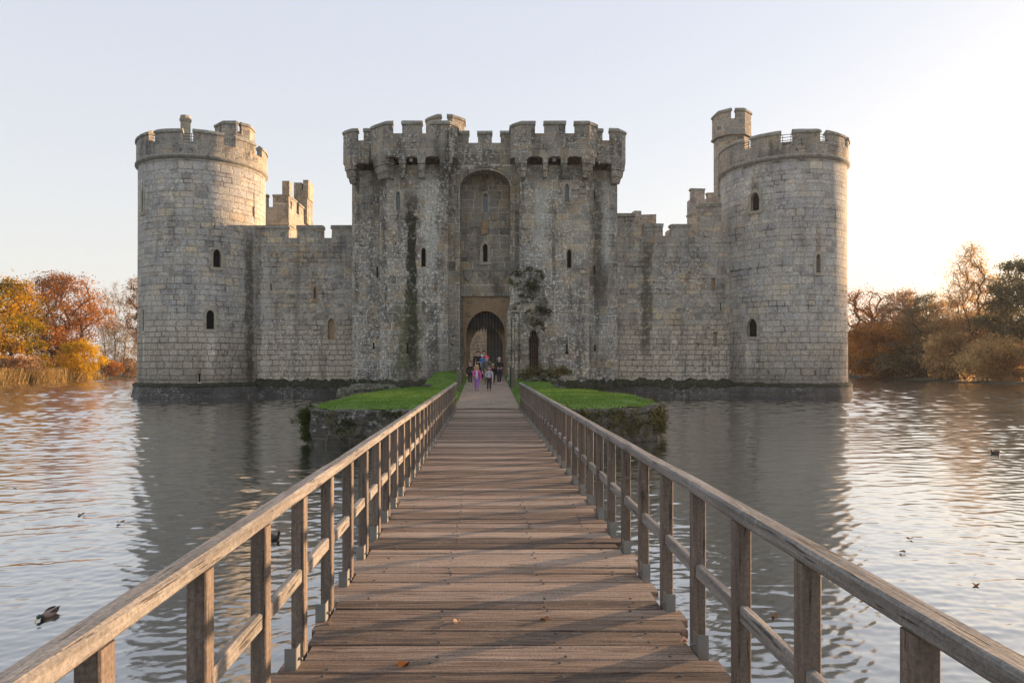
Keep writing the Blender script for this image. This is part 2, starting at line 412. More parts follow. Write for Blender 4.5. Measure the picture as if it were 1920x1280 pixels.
# an opening: returns the cutter and builds the frame and pane.  face matrix M maps local (x,0,z) to the wall face
def opening(M, w, z0, z1, cutter, frame=.13, glass=None, shape='arch', sill=True, deep=.75, label=None, matf=None, proud=.025):
    za = z1; zs = z1 - (w * .75 if shape == 'arch' else 0.001)
    n = 6
    inner = arch_poly(0, z0, zs, za, w / 2, True, n) if shape == 'arch' else [(-w / 2, z0), (w / 2, z0), (w / 2, z1), (-w / 2, z1)]
    c = MB(); c.prism_y([(x, z) for x, z in inner], -.3, deep); c.xf(M)
    b = len(cutter.v); cutter.v += c.v; cutter.f += [[b + i for i in f] for f in c.f]; cutter.mi += c.mi
    me = MB()
    if frame:
        outer = arch_poly(0, z0 - .02, zs, za + frame * 1.1, w / 2 + frame, True, n) if shape == 'arch' else [(-w / 2 - frame, z0 - .02), (w / 2 + frame, z0 - .02), (w / 2 + frame, z1 + frame), (-w / 2 - frame, z1 + frame)]
        ring_poly_y(me, [(x * .985, z) for x, z in inner], outer, -proud, .22)
        if sill: me.prism_y([(-w / 2 - frame - .05, z0 - .2), (w / 2 + frame + .05, z0 - .2), (w / 2 + frame + .05, z0 - .022), (-w / 2 - frame - .05, z0 - .022)], -proud - .05, .2)
    else:
        e = .012
        ring_poly_y(me, [(x * .96, z) for x, z in inner], [(x * 1.04, z) for x, z in inner], .05, .2)
    me.xf(M)
    wn = me.build('window' if glass or frame else 'arrow_slit', matf or M_TRIM, castle)
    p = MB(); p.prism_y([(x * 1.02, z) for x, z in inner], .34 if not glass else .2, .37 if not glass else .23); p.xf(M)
    p.build('pane' if glass else 'shade_pane', glass or M_DARKPANE, wn)  # without glass, a black pane stands in for the unlit interior
    if label: wn['label'] = label
    return wn
def on_front(px, Y): return Matrix.Translation((ax(px, Y), Y, 0))

# ---- round corner towers ------------------------------------------------------------------------
TOWERS = []
def phi_of(cx, cy, R, px):
    k = (px - CX) / F; best = None
    lo, hi = -1.25 - math.atan2(-cx, cy) * 0, 1.25
    for i in range(2001):
        a = -1.75 + 3.5 * i / 2000
        X, Y = cx + R * sin(a), cy - R * cos(a)
        if X * (X - cx) + Y * (Y - cy) > 0: continue     # facing away from the eye
        e = abs(X / Y - k)
        if best is None or e < best[0]: best = (e, a)
    return best[1]
def tower(cx, cy, R, mat, wins, gaps, railgaps, label):
    loc = (cx, cy, 0); cutter = MB()
    for px, w, zt, zb, kw in wins:
        a = phi_of(cx, cy, R, px); Y = cy - R * cos(a)
        M = Matrix.Rotation(a, 4, 'Z') @ Matrix.Translation((0, -R, 0))
        kw = dict(kw)
        W = w / F * Y / max(.45, cos(a - math.atan2(cx, cy)))
        o = opening(Matrix.Translation(loc) @ M, W, az(zb, Y), az(zt, Y), (tmp := MB()), **kw)
        tmp.xf(Matrix.Translation((-cx, -cy, 0)))
        b = len(cutter.v); cutter.v += tmp.v; cutter.f += [[b + i for i in f] for f in tmp.f]; cutter.mi += tmp.mi
    m = MB(); m.lathe([(R + .06, .5), (R + .02, 6), (R, 12), (R, 16.6)], 120)
    body = m.build('corner_tower', mat, castle, False, loc, carve=cutter)
    body['label'] = label
    n = len(body.data.polygons); body.data.polygons.foreach_set('use_smooth', [abs(p.normal.z) < .3 and p.area > .5 for p in body.data.polygons])
    m = MB()
    for a0 in range(0, 360, 4): pass
    m.lathe([(R - .05, 15.72), (R + .10, 15.80), (R + .19, 15.88), (R + .19, 15.97), (R + .11, 16.06), (R - .05, 16.06)], 120, cap=False)
    m.build('string_course', M_COPE, body, True, loc)
    m = MB(); c = MB()
    Ro, Ri = R + .10, R - .27
    m.arc(Ri, Ro, 0, 2 * pi, 16.05, 16.86, 120)
    ga = sorted((phi_of(cx, cy, Ro, a), phi_of(cx, cy, Ro, b)) for a, b in gaps)
    first, last = ga[0][0], ga[-1][1]
    a = last + .42
    while a < first + 2 * pi - .35:
        ga.append((a, a + .17)); a += .6
    for i in range(len(ga)):
        a0 = ga[i][1]; a1 = ga[(i + 1) % len(ga)][0] + (2 * pi if i == len(ga) - 1 else 0)
        if a1 - a0 < .05: continue
        jz = rnd.uniform(-.04, .03)
        m.arc(Ri + .004, Ro - .004, a0, a1, 16.85, 17.42 + jz)
        c.arc(Ri - .07, Ro + .07, a0 - .01, a1 + .01, 17.42 + jz, 17.56 + jz)
        c.arc(Ri - .07, Ro + .07, a0 - .01, a1 + .01, 17.56 + jz, 17.72 + jz, top_in=.22)
    me = m.mesh('parapet', M_PAR); rough(me, .018, 2.1); put('parapet', me, body, loc)
    me = c.mesh('coping', M_COPE); rough(me, .03, 2.3); put('coping', me, body, loc)
    for ga_, gb_ in railgaps:
        a0, a1 = phi_of(cx, cy, Ri, ga_), phi_of(cx, cy, Ri, gb_)
        r = MB()
        for z in (17.08, 17.28, 17.46):
            r.tube([((Ri - .05) * sin(t), -(Ri - .05) * cos(t), z) for t in np.linspace(a0 - .05, a1 + .05, 5)], .022, 5)
        for t in (a0 + .02, a1 - .02): r.tube([((Ri - .05) * sin(t), -(Ri - .05) * cos(t), z) for z in (16.8, 17.48)], .02, 5)
        r.build('railing', M_IRON, body, False, loc)
    m = MB(); m.lathe([(R + .50, -.8), (R + .42, .05), (R + .34, .5), (R + .30, .80)], 96)
    me = m.mesh('plinth', M_PLINTH, True); rough(me, .03, 1.5); put('plinth', me, body, loc)
    m = MB(); m.lathe([(R + .28, .74), (R + .33, .80), (R + .30, .92), (R + .15, .99), (R, 1.03)], 120, cap=False)
    me = m.mesh('moss_ledge', M_MOSS, True); rough(me, .10, 2.3); put('moss_ledge', me, body, loc)
    m = MB(); m.lathe([(R - .3, 16.4), (R - .3, 16.62)], 60); m.build('roof', M_COPE, body, False, loc)
    TOWERS.append(body); return body
AR = dict(frame=.2); NO = dict(frame=0, shape='slot', sill=False)
tower(-20.15, 49.6, 4.22, M_TL,
      [(407, 8, 467, 501, AR), (394.5, 9, 581, 617, AR), (267.5, 5.5, 357, 398, AR), (269.5, 5.5, 580, 620, AR), (374, 2.6, 700, 716, NO), (475, 2.4, 388, 406, NO)],
      [(279, 290), (340, 362), (420, 442), (479, 491)], [(281, 287.5), (341, 361)], 'round western corner tower with its upper flank catching warm sunlight')
tower(21.2, 49.6, 4.16, M_TR,
      [(1415.5, 7.5, 361, 395, AR), (1534.5, 8.5, 476, 511, AR), (1410, 9, 597, 631, AR), (1537.5, 2.8, 693, 715, NO)],
      [(1388, 1407), (1464, 1487), (1538, 1554)], [(1393, 1405), (1465, 1485.5), (1542.5, 1551)], 'round eastern corner tower standing wholly in shade')

def octagon(cx, cy, r, ph=pi / 8): return [(cx + r * sin(-i * pi / 4 + ph) * -1, cy - r * cos(-i * pi / 4 + ph)) for i in range(8)]
def ccw(poly):
    a = sum(poly[i][0] * poly[(i + 1) % len(poly)][1] - poly[(i + 1) % len(poly)][0] * poly[i][1] for i in range(len(poly)))
    return poly if a > 0 else poly[::-1]
def turret(cx, cy, r, z0, zp, z1, z2, gaps, mat, name='stair_turret', th=.32, over=.12):
    P = ccw(octagon(cx, cy, r)); m = MB(); m.prism(P, P, z0, zp)
    t = m.build(name, mat, castle)
    Q = ccw(octagon(cx, cy, r + over)); ch = Q + [Q[0]]
    # start the loop at the back
    k = max(range(8), key=lambda i: Q[i][1]); ch = Q[k:] + Q[:k] + [Q[k]]
    c = MB(); b = MB(); s = MB()
    L = chain_len(ch)[-1]
    strip(b, ch, 0, L, 0, th, zp, z1)
    strip(s, ch, 0, L, -.08, th, zp - .12, zp - .001)
    front = []
    for p, q in gaps:
        def ps(px):
            kk = (px - CX) / F; LL = chain_len(ch); best = None
            for i in range(8):
                A, B = ch[i], ch[i + 1]; fa, fb = A[0] - kk * A[1], B[0] - kk * B[1]
                if fa * fb <= 0 and abs(fa - fb) > 1e-9:
                    tt = fa / (fa - fb); y = A[1] + (B[1] - A[1]) * tt
                    if best is None or y < best[0]: best = (y, LL[i] + tt * (LL[i + 1] - LL[i]))
            return best[1]
        front.append((ps(p), ps(q)))
    front.sort(); e = 0; mer = []
    for a, bb in front: mer.append((e, a)); e = bb
    mer.append((e, L))
    mer = [x for x in mer if x[1] - x[0] > .1]
    crenellate(b, c, ch, mer, z1, z2, th)
    b.build('parapet', mat, t); c.build('coping', M_COPE, t); s.build('string_course', M_COPE, t)
    m = MB(); R2 = ccw(octagon(cx, cy, r - .1)); m.prism(R2, R2, zp - .3, zp + .05); m.build('roof', M_COPE, t)
    return t
turret(-19.0, 52.6, 1.30, 14, 18.4, 19.35, 20.26, [(412, 414.5), (446, 453)], M_BACK)['label'] = 'broken-topped stair turret rising behind the western tower'
turret(18.6, 52.4, 1.28, 8, 19.3, 20.35, 21.15, [(1371, 1381)], M_BACK)['label'] = 'tall slim stair turret rising behind the eastern tower'
turret(-2.93, 51.2, 1.40, 12, 18.2, 19.35, 20.22, [(827, 839)], M_BACK)['label'] = 'stair turret rising behind the western gatehouse tower'

# chimney
m = MB(); P = ccw(octagon(-21.75, 50.3, .34)); m.prism(P, P, 15, 19.75)
Q = ccw(octagon(-21.75, 50.3, .41)); m.prism(P, Q, 19.75, 19.85); m.prism(Q, Q, 19.85, 20.02); Q2 = ccw(octagon(-21.75, 50.3, .36)); m.prism(Q2, Q2, 20.02, 20.22)
ch_ = m.build('chimney', M_TRIM, castle); ch_['label'] = 'slender octagonal stone chimney'

# ---- curtain walls -------------------------------------------------------------------------------
YC = 48.6
def curtain(x0, x1, mer, zc, wins, label):
    cutter = MB()
    for px, w, zt, zb, kw in wins: opening(on_front(px, YC), w / F * YC, az(zb, YC), az(zt, YC), cutter, **kw)
    m = MB(); m.box(x0, x1, YC, YC + 1.9, .4, zc)
    body = m.build('curtain_wall', M_CURT, castle, carve=cutter); body['label'] = label
    for pa, pb, zt in mer:
        a, q, z = ax(pa, YC), ax(pb, YC), az(zt, YC); b = MB()
        b.box(a, q, YC + .004, YC + .55, zc - .02, z - .22, j=.015); b.m = 1
        b.box(a - .05, q + .05, YC - .06, YC + .62, z - .22, z + .02, j=.035)
        b.build('merlon', (M_CURT, M_COPE), body)
    m = MB()
    for i in range(14):
        a, q = x0 + (x1 - x0) * i / 14, x0 + (x1 - x0) * (i + 1) / 14
        m.prism([(a, YC - .62), (q, YC - .62), (q, YC + .1), (a, YC + .1)], [(a, YC - .38), (q, YC - .38), (q, YC + .1), (a, YC + .1)], -.8, .78)
    me = m.mesh('plinth', M_PLINTH); put('plinth', me, body)
    g_ = MB(); n = 90
    prof = [(-.42, .60), (-.46, .78), (-.40, .98), (-.18, 1.05), (.02, 1.22)]
    vs = [(x0 + (x1 - x0) * i / n, YC + y, z + .22 * fbm(i * .23, k * .5, x0)) for k, (y, z) in enumerate(prof) for i in range(n + 1)]
    g_.add(vs, [(k * (n + 1) + i, k * (n + 1) + i + 1, (k + 1) * (n + 1) + i + 1, (k + 1) * (n + 1) + i) for k in range(4) for i in range(n)])
    me = g_.mesh('moss_ledge', M_MOSS, True); rough(me, .07, 3.0); put('moss_ledge', me, body)
    return body
zc = az(446, YC)
cw = curtain(-17.5, -8.6, [(478, 540, 423), (557, 605, 423), (622, 664, 423)], zc,
        [(621, 13, 597, 636, dict(frame=.1, glass=M_OCHRE, sill=False)), (508, 2.4, 531, 545, NO)], 'short curtain wall between western tower and gatehouse')
# ogee niche on the west curtain
m = MB(); Mx = on_front(590.5, YC)
m.prism_y(arch_poly(0, az(562, YC), az(541, YC), az(531, YC), .17), -.05, .02); m.prism_y([(-.2, az(565, YC)), (.2, az(565, YC)), (.14, az(561.5, YC)), (-.14, az(561.5, YC))], -.14, .01); m.xf(Mx)
nw = m.build('niche', M_OCHRE, castle)
m = MB(); m.prism_y(arch_poly(0, az(560, YC), az(543, YC), az(537, YC), .075), -.062, -.05); m.xf(Mx); m.build('recess_shade', M_DOORB, nw)  # dark brown plate on the niche front, painting the shade of a hollow
curtain(8.5, 18.6, [(1158, 1190, 401), (1207, 1243, 420), (1259, 1295, 420), (1312, 1352, 382)], az(442, YC),
        [(1337.5, 8, 521, 545, dict(frame=.0, shape='slot', sill=False, glass=M_OCHRE)), (1340.5, 7, 622, 650, dict(frame=.0, shape='slot', sill=False, glass=M_OCHRE)), (1351, 2, 567, 581, NO)], 'short curtain wall between gatehouse and eastern tower')

# ---- gatehouse -----------------------------------------------------------------------------------
YF, YO, YW, YR = 44.78, 46.15, 45.9, 47.2
gate_cut = {}
def P_win(): return MB()
zt_wall = 15.12
gh = MB()
gh.box(-6.4, 6.4, 49.7, 50.3, 6.6, 15.5)                  # rear wall over the passage
gatehouse = gh.build('gatehouse', M_GATE, castle); gatehouse['label'] = 'twin-towered gatehouse with machicolated parapets around a tall recessed arch'
def block(poly, z0, z1, wins, mat=M_GATE, name='wall'):
    c = MB()
    for px, Y, w, zt, zb, kw in wins: opening(on_front(px, Y), w / F * Y, az(zb, Y), az(zt, Y), c, **kw)
    m = MB(); P = ccw(poly); m.prism(P, P, z0, z1)
    return m.build(name, mat, gatehouse, carve=c)
GL = dict(frame=.16, glass=M_GLASS, sill=False); BK = dict(frame=.10, sill=False, proud=.004)
def keyhole(px, Y, zt, zb, r):
    x = ax(px, Y); z0, z1 = az(zb, Y), az(zt, Y); w = .055
    m = MB(); m.prism_y([(x - w, z0 + r), (x + w, z0 + r), (x + w, z1), (x - w, z1)], Y - .006, Y + .01)
    m.prism_y([(x + r * cos(t), z0 + r * 1.0 + r * sin(t)) for t in np.linspace(0, 2 * pi, 15)[:-1]], Y - .008, Y + .01)
    m.build('gun_loop', M_DARKPANE, castle)  # flat black plates on the wall, painting the loop's inner shade
block([(-6.92, 48), (-6.92, 45.42), (-6.32, YF), (-2.78, YF), (-2.42, 45.12), (-2.42, 48)], .5, zt_wall,
      [(746.5, YF, 7.5, 359, 394, GL), (794, YF, 8.5, 464, 500, BK)], name='front_turret')
block([(2.23, 48), (2.23, 45.1), (2.55, YF), (6.48, YF), (6.75, 45.0), (6.75, 48)], .5, zt_wall,
      [(1063, YF, 7.5, 345, 378, GL), (1067.5, YF, 8.5, 467, 502, BK)], name='front_turret')
block([(-8.93, 50.3), (-8.93, 46.45), (-8.68, YO), (-6.5, YO), (-6.5, 50.3)], .5, zt_wall, [(707.3, YO, 3, 500, 520, NO)], name='flank_wall')
block([(6.5, 50.3), (6.5, YO), (8.6, YO), (8.83, 46.4), (8.83, 50.3)], .5, zt_wall, [(1114.5, YO, 3, 498, 515, NO), (1115, YO, 2.4, 358, 374, NO)], name='flank_wall')
keyhole(764, YF, 642, 663, .085); keyhole(1063, YF, 645, 664, .11); keyhole(700.7, YO, 642, 655, .075); keyhole(1115.5, YO, 646, 658, .075)

for x0, x1, y0, y1 in ((-6.6, -2.7, 45.75, 48), (2.5, 6.5, 45.75, 48), (-8.4, -6.6, 47.0, 50.2), (6.6, 8.4, 47.0, 50.2)): 
    m = MB(); m.box(x0, x1, y0, y1, 15.11, 15.98); m.build('parapet_light_stop', M_GPAR, gatehouse)  # blocks added behind the machicolation to keep light out of the cavity
# centre wall with the tall recessed arch cut out of it
c = MB(); xa0, xa1 = ax(862.5, YW), ax(957, YW); cxa, hwa = (xa0 + xa1) / 2, (xa1 - xa0) / 2
AZ0, AZS, AZA = .3, az(352, YW), az(319, YW)
c.prism_y(arch_poly(cxa, AZ0, AZS, AZA, hwa, False, 14), YW - 1, YR + 1)
m = MB(); m.box(-2.42, 2.23, YW, YR, .5, 16.9)
m.build('arch_wall', M_GATE, gatehouse, carve=c)
m = MB()
for e0, e1, y0, y1 in ((.0, .14, YW - .05, YW + .12), (.16, .30, YW - .09, YW + .02)):
    ring_poly_y(m, arch_poly(cxa, 1.2, AZS, AZA + e0, hwa + e0, False, 14), arch_poly(cxa, 1.2, AZS, AZA + e1, hwa + e1, False, 14), y0, y1)
me = m.mesh('arch_moulding', M_REC)
bm = bmesh.new(); bm.from_mesh(me); bmesh.ops.delete(bm, geom=[f for f in bm.faces if f.calc_center_median().z < 1.3 and abs(f.calc_center_median().x - cxa) < hwa - .1], context='FACES'); bm.to_mesh(me); bm.free()
put('arch_moulding', me, gatehouse)
# recess back wall, gate panel and passage
GX0, GX1, GZA, GZS = ax(874.5, YR), ax(946.5, YR), az(583, YR), az(622, YR); gcx, ghw = (GX0 + GX1) / 2, (GX1 - GX0) / 2
c = MB(); c.prism_y(arch_poly(gcx, .2, GZS, GZA, ghw, True, 10), YR - 1, YR + 3)
opening(on_front(910, YR), 8 / F * YR, az(398, YR), az(363, YR), c, **GL)
opening(on_front(910, YR), 8.5 / F * YR, az(491, YR), az(457, YR), c, frame=.2, sill=True)
m = MB(); m.box(-2.42, 2.23, YR, YR + 1.0, .5, 15.9); m.build('recess_wall', M_REC, gatehouse, carve=c)
px0, px1, pzt = ax(868, YR), ax(954.5, YR), az(556, YR)
c = MB(); c.prism_y(arch_poly(gcx, .2, GZS, GZA, ghw, True, 10), YR - 1, YR + 1)
m = MB(); m.box(px0, px1, YR - .10, YR - .003, 1.0, pzt); m.build('gate_panel', M_OCHRE, gatehouse, carve=c)
m = MB(); ring_poly_y(m, arch_poly(gcx, .9, GZS, GZA, ghw, True, 10), arch_poly(gcx, .9, GZS, GZA + .16, ghw + .14, True, 10), YR - .16, YR - .1)
m.build('gate_arch_moulding', M_OCHRE, gatehouse)
m = MB(); m.box(px0 - .25, px1 + .25, YR - .26, YR - .003, pzt + .003, pzt + .17); m.box(px0 - .18, px1 + .18, YR - .20, YR - .003, pzt + .17, pzt + .30); m.build('lintel', M_REC, gatehouse)
# corbel head under the window
m = MB(); m.box(ax(903, YR), ax(914, YR), YR - .16, YR, az(440, YR), az(414, YR), j=.05); m.box(ax(905, YR), ax(915, YR), YR - .24, YR - .0, az(430, YR), az(415, YR), j=.05); m.build('hood_stone', M_OCHRE, gatehouse)
for i, px in enumerate((878, 909.5, 940)):                       # three carved shields
    x, zt, zb = ax(px, YR), az(506, YR), az(527, YR); w = .29
    sh = [(x - w, zt), (x + w, zt), (x + w, zt - .35), (x + w * .75, zt - .52), (x + .05, zb), (x - .05, zb), (x - w * .75, zt - .52), (x - w, zt - .35)]
    m = MB(); m.prism_y(sh, YR - .12, YR); m.prism_y([(x - w - .05, zt + .04), (x + w + .05, zt + .04), (x + w + .05, zt - .06), (x - w - .05, zt - .06)], YR - .17, YR)
    m.prism_y([(x - .05, zt - .1), (x + .05, zt - .1), (x + .05, zb + .15), (x - .05, zb + .15)], YR - .15, YR - .11)
    m.build('carved_shield', M_COPE, gatehouse)
# portcullis: lattice with spikes, kept inside the arch head
m = MB(); yp = YR + .35; zb = az(617, YR)
def gtop(x):
    t = abs(x - gcx) / ghw
    if t >= 1: return GZS
    s = (1 - t) ** (1 / 1.55); return GZS + (GZA - GZS) * (1 - (1 - s) ** 1.75)
nb = 12
for i in range(nb + 1):
    x = gcx + (i / nb * 2 - 1) * ghw * .97
    m.box(x - .05, x + .05, yp, yp + .09, zb, gtop(x) + .25)
    m.prism_y([(x - .05, zb), (x + .05, zb), (x, zb - .20)], yp, yp + .09)
for k in range(9):
    z = zb + .10 + k * .165
    if z < GZA: m.box(gcx - ghw - .15, gcx + ghw + .15, yp - .045, yp - .002, z - .035, z + .035)
m.build('portcullis', M_IRON, gatehouse)
# inner arch, doors, passage and courtyard end
YI = YR + 1.004
IX0, IX1, IZA, IZS = ax(881, YI), ax(943, YI), az(613, YI), az(650, YI); icx, ihw = (IX0 + IX1) / 2, (IX1 - IX0) / 2
c = MB(); c.prism_y(arch_poly(icx, .2, IZS, IZA, ihw, True, 10), YI - 1, YI + 2)
m = MB(); m.box(-2.42, 2.23, YI, YI + .7, .5, 8); m.build('inner_arch_wall', M_OCHRE, gatehouse, carve=c)
yd = YI + .74
dx0 = ax(912.5, yd); 
def leaf_door(x0, x1, y, z0, z1, label):
    m = MB(); n = max(3, int((x1 - x0) / .2)); w = (x1 - x0) / n
    for i in range(n): m.box(x0 + i * w + .006, x0 + (i + 1) * w - .006, y, y + .09, z0, z1)
    for z in (z0 + .5, (z0 + z1) / 2 + .2, z1 - .5): m.box(x0, x1, y - .035, y - .002, z - .09, z + .09)
    d = m.build('gate_door', M_DOOR, gatehouse); d['label'] = label
    h = MB(); h.box(x0 + .02, x0 + .5, y - .05, y - .036, z0 + .47, z0 + .53); h.build('strap_hinge', M_IRON, d)
leaf_door(dx0, 1.45, yd, 1.48, 5.0, 'closed grey plank leaf of the gate')
m = MB(); m.box(-1.36, -1.27, yd + .1, yd + 1.6, 1.5, 5.0)
for k in range(3): m.box(-1.268, -1.24, yd + .1, yd + 1.6, 2 + k * 1.1, 2.16 + k * 1.1)
m.build('gate_door', M_DOOR, gatehouse)['label'] = 'gate leaf swung open against the passage wall'
m = MB(); m.box(-2.4, -1.4, yd, 50.3, .5, 6); m.box(1.5, 2.2, yd, 50.3, .5, 6); m.box(-2.4, 2.2, yd, 50.3, 5.2, 6.0)
m.build('passage', M_OCHRE, gatehouse)
# machicolated parapets
ZC, ZM = 16.9, 17.72
def parapet(ch, mer, piers, arches, zb=15.5, pan=True, th=.34, ends=(None, None)):
    b, c, k = MB(), MB(), MB(); L = chain_len(ch)[-1]
    strip(b, ch, 0, L, 0, th, zb, ZC, j=0)
    crenellate(b, c, ch, merlons(ch, mer), ZC, ZM, th)
    for pa, pb in piers:
        s0, s1 = (0 if pa is None else px_s(ch, pa)), (L if pb is None else px_s(ch, pb))
        for z0, z1, d, bb in ((15.02, zb + .001, .0, .04), (14.60, 15.0, .10, .10), (14.22, 14.58, .25, .14)):
            strip(k, ch, s0 + d * .25, s1 - d * .25, d, .80, z0, z1, b0=bb, j=.012)
    for pa, pb in arches:
        s0, s1 = px_s(ch, pa), px_s(ch, pb); LL = chain_len(ch)
        A, B = chain_at(ch, LL, s0), chain_at(ch, LL, s1); w = B[0] - A[0]
        pts = [(A[0], zb + .001), (B[0], zb + .001)]
        for i in range(13):
            t = i / 12 * pi; pts.append((A[0] + w / 2 + w / 2 * (abs(cos(t)) ** .6) * (1 if t < pi / 2 else -1), zb - .30 + .24 * sin(t) ** .7))
        k.prism_y(pts, A[1] + .003, A[1] + th)
    p = b.build('parapet', M_GPAR, gatehouse); c.build('coping', M_COPE, gatehouse)
    if piers: k.build('machicolation', M_GPAR, gatehouse)
parapet([(-7.40, 47.0), (-7.40, 44.95), (-6.36, 44.0), (-2.27, 44.0), (-1.80, 44.5), (-1.80, 47.2)], [(None, 736), (754, 791), (807, None)],
        [(699, 721), (747, 760), (783, 797), (824, 849)], [(721, 747), (760, 783), (797, 824)])
parapet([(1.63, 47.2), (1.63, 44.6), (2.25, 44.0), (6.60, 44.0), (7.17, 44.55), (7.17, 47.0)], [(None, 1003), (1021, 1060), (1078, None)],
        [(965, 988), (1018, 1028), (1052.5, 1064), (1092, 1116)], [(988, 1018), (1028, 1052.5), (1064, 1092)])
parapet([(-9.42, 50.65), (-9.42, 45.95), (-8.80, 45.4), (-6.9, 45.4)], [(None, 670), (682, None)], [(646, 667)], [(667, 691)])
parapet([(6.9, 45.4), (8.77, 45.4), (9.29, 45.95), (9.29, 50.65)], [(None, 1130), (1144, None)], [(1147, 1172)], [(1122, 1147)])
b, c = MB(), MB()
crenellate(b, c, [(-2.4, YW), (2.2, YW)], merlons([(-2.4, YW), (2.2, YW)], [(None, 879), (896, 922), (939, None)]), 16.9, ZM)
b.build('parapet', M_GPAR, gatehouse); c.build('coping', M_COPE, gatehouse)
m = MB(); m.prism([(-6.9, 47.5), (-6.9, 45.1), (-6.2, 44.42), (-2.5, 44.42), (-2.2, 44.7), (-2.2, 47.5)], [(-6.9, 47.5), (-6.9, 45.1), (-6.2, 44.42), (-2.5, 44.42), (-2.2, 44.7), (-2.2, 47.5)][:], 15.99, 16.12)
Pq = ccw([(2.05, 47.5), (2.05, 44.75), (2.45, 44.42), (6.4, 44.42), (6.75, 44.75), (6.75, 47.5)]); m.prism(Pq, Pq, 15.99, 16.12)
m.box(-9.0, -6.92, 45.82, 50.55, 15.99, 16.13); m.box(6.78, 8.87, 45.82, 50.55, 15.99, 16.13)
m.build('roof_deck', M_COPE, gatehouse)
for px, Y in ((771, 44.46), (1039, 44.46)):                     # small square lamps in the middle machicolation
    m = MB(); x = ax(px, Y); m.box(x - .1, x + .1, Y - .12, Y + .05, az(303, Y), az(291, Y)); m.build('floodlight', flat('lamp_case', (.5, .5, .5)), gatehouse)
# gatehouse plinths
for x0, x1, y, zt in ((-7.05, -2.3, YF, 1.02), (-9.15, -6.85, YO, .98), (2.1, 6.9, YF, 1.02), (6.7, 9.05, YO, .98)):
    m = MB(); m.prism([(x0 - .25, y - .55), (x1 + .2, y - .55), (x1 + .2, y + 2), (x0 - .25, y + 2)], [(x0 - .05, y - .25), (x1 + .02, y - .25), (x1 + .02, y + 2), (x0 - .05, y + 2)], -.8, zt)
    m.build('plinth', M_PLINTH, gatehouse)
m = MB()
for x0, x1, y, zt in ((-7.1, -2.3, YF, 1.0), (-9.2, -6.9, YO, .96), (2.1, 6.95, YF, 1.0), (6.9, 9.1, YO, .96)):
    n = 40; prof = [(-.40, .55), (-.42, .80), (-.33, 1.02), (-.12, 1.12), (.02, 1.25)]
    vs = [(x0 + (x1 - x0) * i / n, y + py, z + .2 * fbm(i * .3, k * .5, x0)) for k, (py, z) in enumerate(prof) for i in range(n + 1)]
    m.add(vs, [(k * (n + 1) + i, k * (n + 1) + i + 1, (k + 1) * (n + 1) + i + 1, (k + 1) * (n + 1) + i) for k in range(4) for i in range(n)])
me = m.mesh('moss_ledge', M_MOSS, True); rough(me, .07, 3.0); put('moss_ledge', me, gatehouse)

# ---- inner ranges seen over the walls -----------------------------------------------------------------
def sqtower(x0, x1, y0, y1, z, mer, label, name='inner_tower', h=.9):
    m = MB(); m.box(x0, x1, y0, y1, 2, z)
    m.box(x0 - .08, x1 + .08, y0 - .08, y1 + .08, z - 1.5, z - 1.32)
    t = m.build(name, M_BACK, castle); t['label'] = label
    b, c = MB(), MB()
    for (a0, a1, b0, b1, hh) in mer:
        b.box(a0, a1, b0, b1, z - .02, z + hh, j=.03); c.box(a0 - .06, a1 + .06, b0 - .06, b1 + .06, z + hh, z + hh + .16, j=.04)
    b.build('merlon', M_BACK, t); c.build('coping', M_COPE, t)
    return t
sqtower(-20.5, -16.45, 58, 66, az(388, 58), [(ax(512, 58), -16.45, 58, 58.5, .9), (-19.2, ax(501, 58), 58, 58.5, .9), (-16.95, -16.45, 58.9, 60.4, .9), (-16.95, -16.45, 61.2, 62.8, .9), (-16.95, -16.45, 63.4, 65, .9)],
        'square inner tower beyond the western curtain with one sunlit side')
m = MB(); m.box(ax(551, 63), ax(576, 63), 63, 65, 15, az(357, 63)); m.box(ax(568, 63), ax(578, 63), 62.96, 65, az(372, 63), az(337, 63), j=.03); m.box(ax(551, 63), ax(566, 63), 62.97, 63.5, az(360, 63), az(343, 63), j=.03)
m.build('watch_turret', M_BACK, castle)
m = MB(); m.box(ax(531, 58.4), ax(544, 58.4), 58.1, 59, 16, az(341, 58.4), j=.03); m.build('chimney', M_BACK, castle)['label'] = 'squat chimney stub on the inner tower'
sqtower(ax(1295, 66), 24, 66, 67.2, az(373, 66), [(ax(1296, 66), ax(1321, 66), 66, 66.5, .85), (ax(1327, 66), 22.6, 66, 66.5, .45)], 'square inner tower half hidden by the eastern corner tower')
m = MB(); m.box(ax(1190, 60), ax(1230, 60), 60, 61, 2, az(402, 60), j=.05); m.box(ax(1190, 59.98), ax(1203, 59.98), 59.9, 60.9, 2, az(395, 60), j=.06); m.box(ax(1252, 60), ax(1259, 60), 60, 61, 2, az(432, 60), j=.05)
m.build('ruined_wall_stub', M_BACK, castle)
m = MB(); m.box(-9, 9, 66, 67, 0, 7.5); m.build('courtyard_wall', M_CURT, castle)
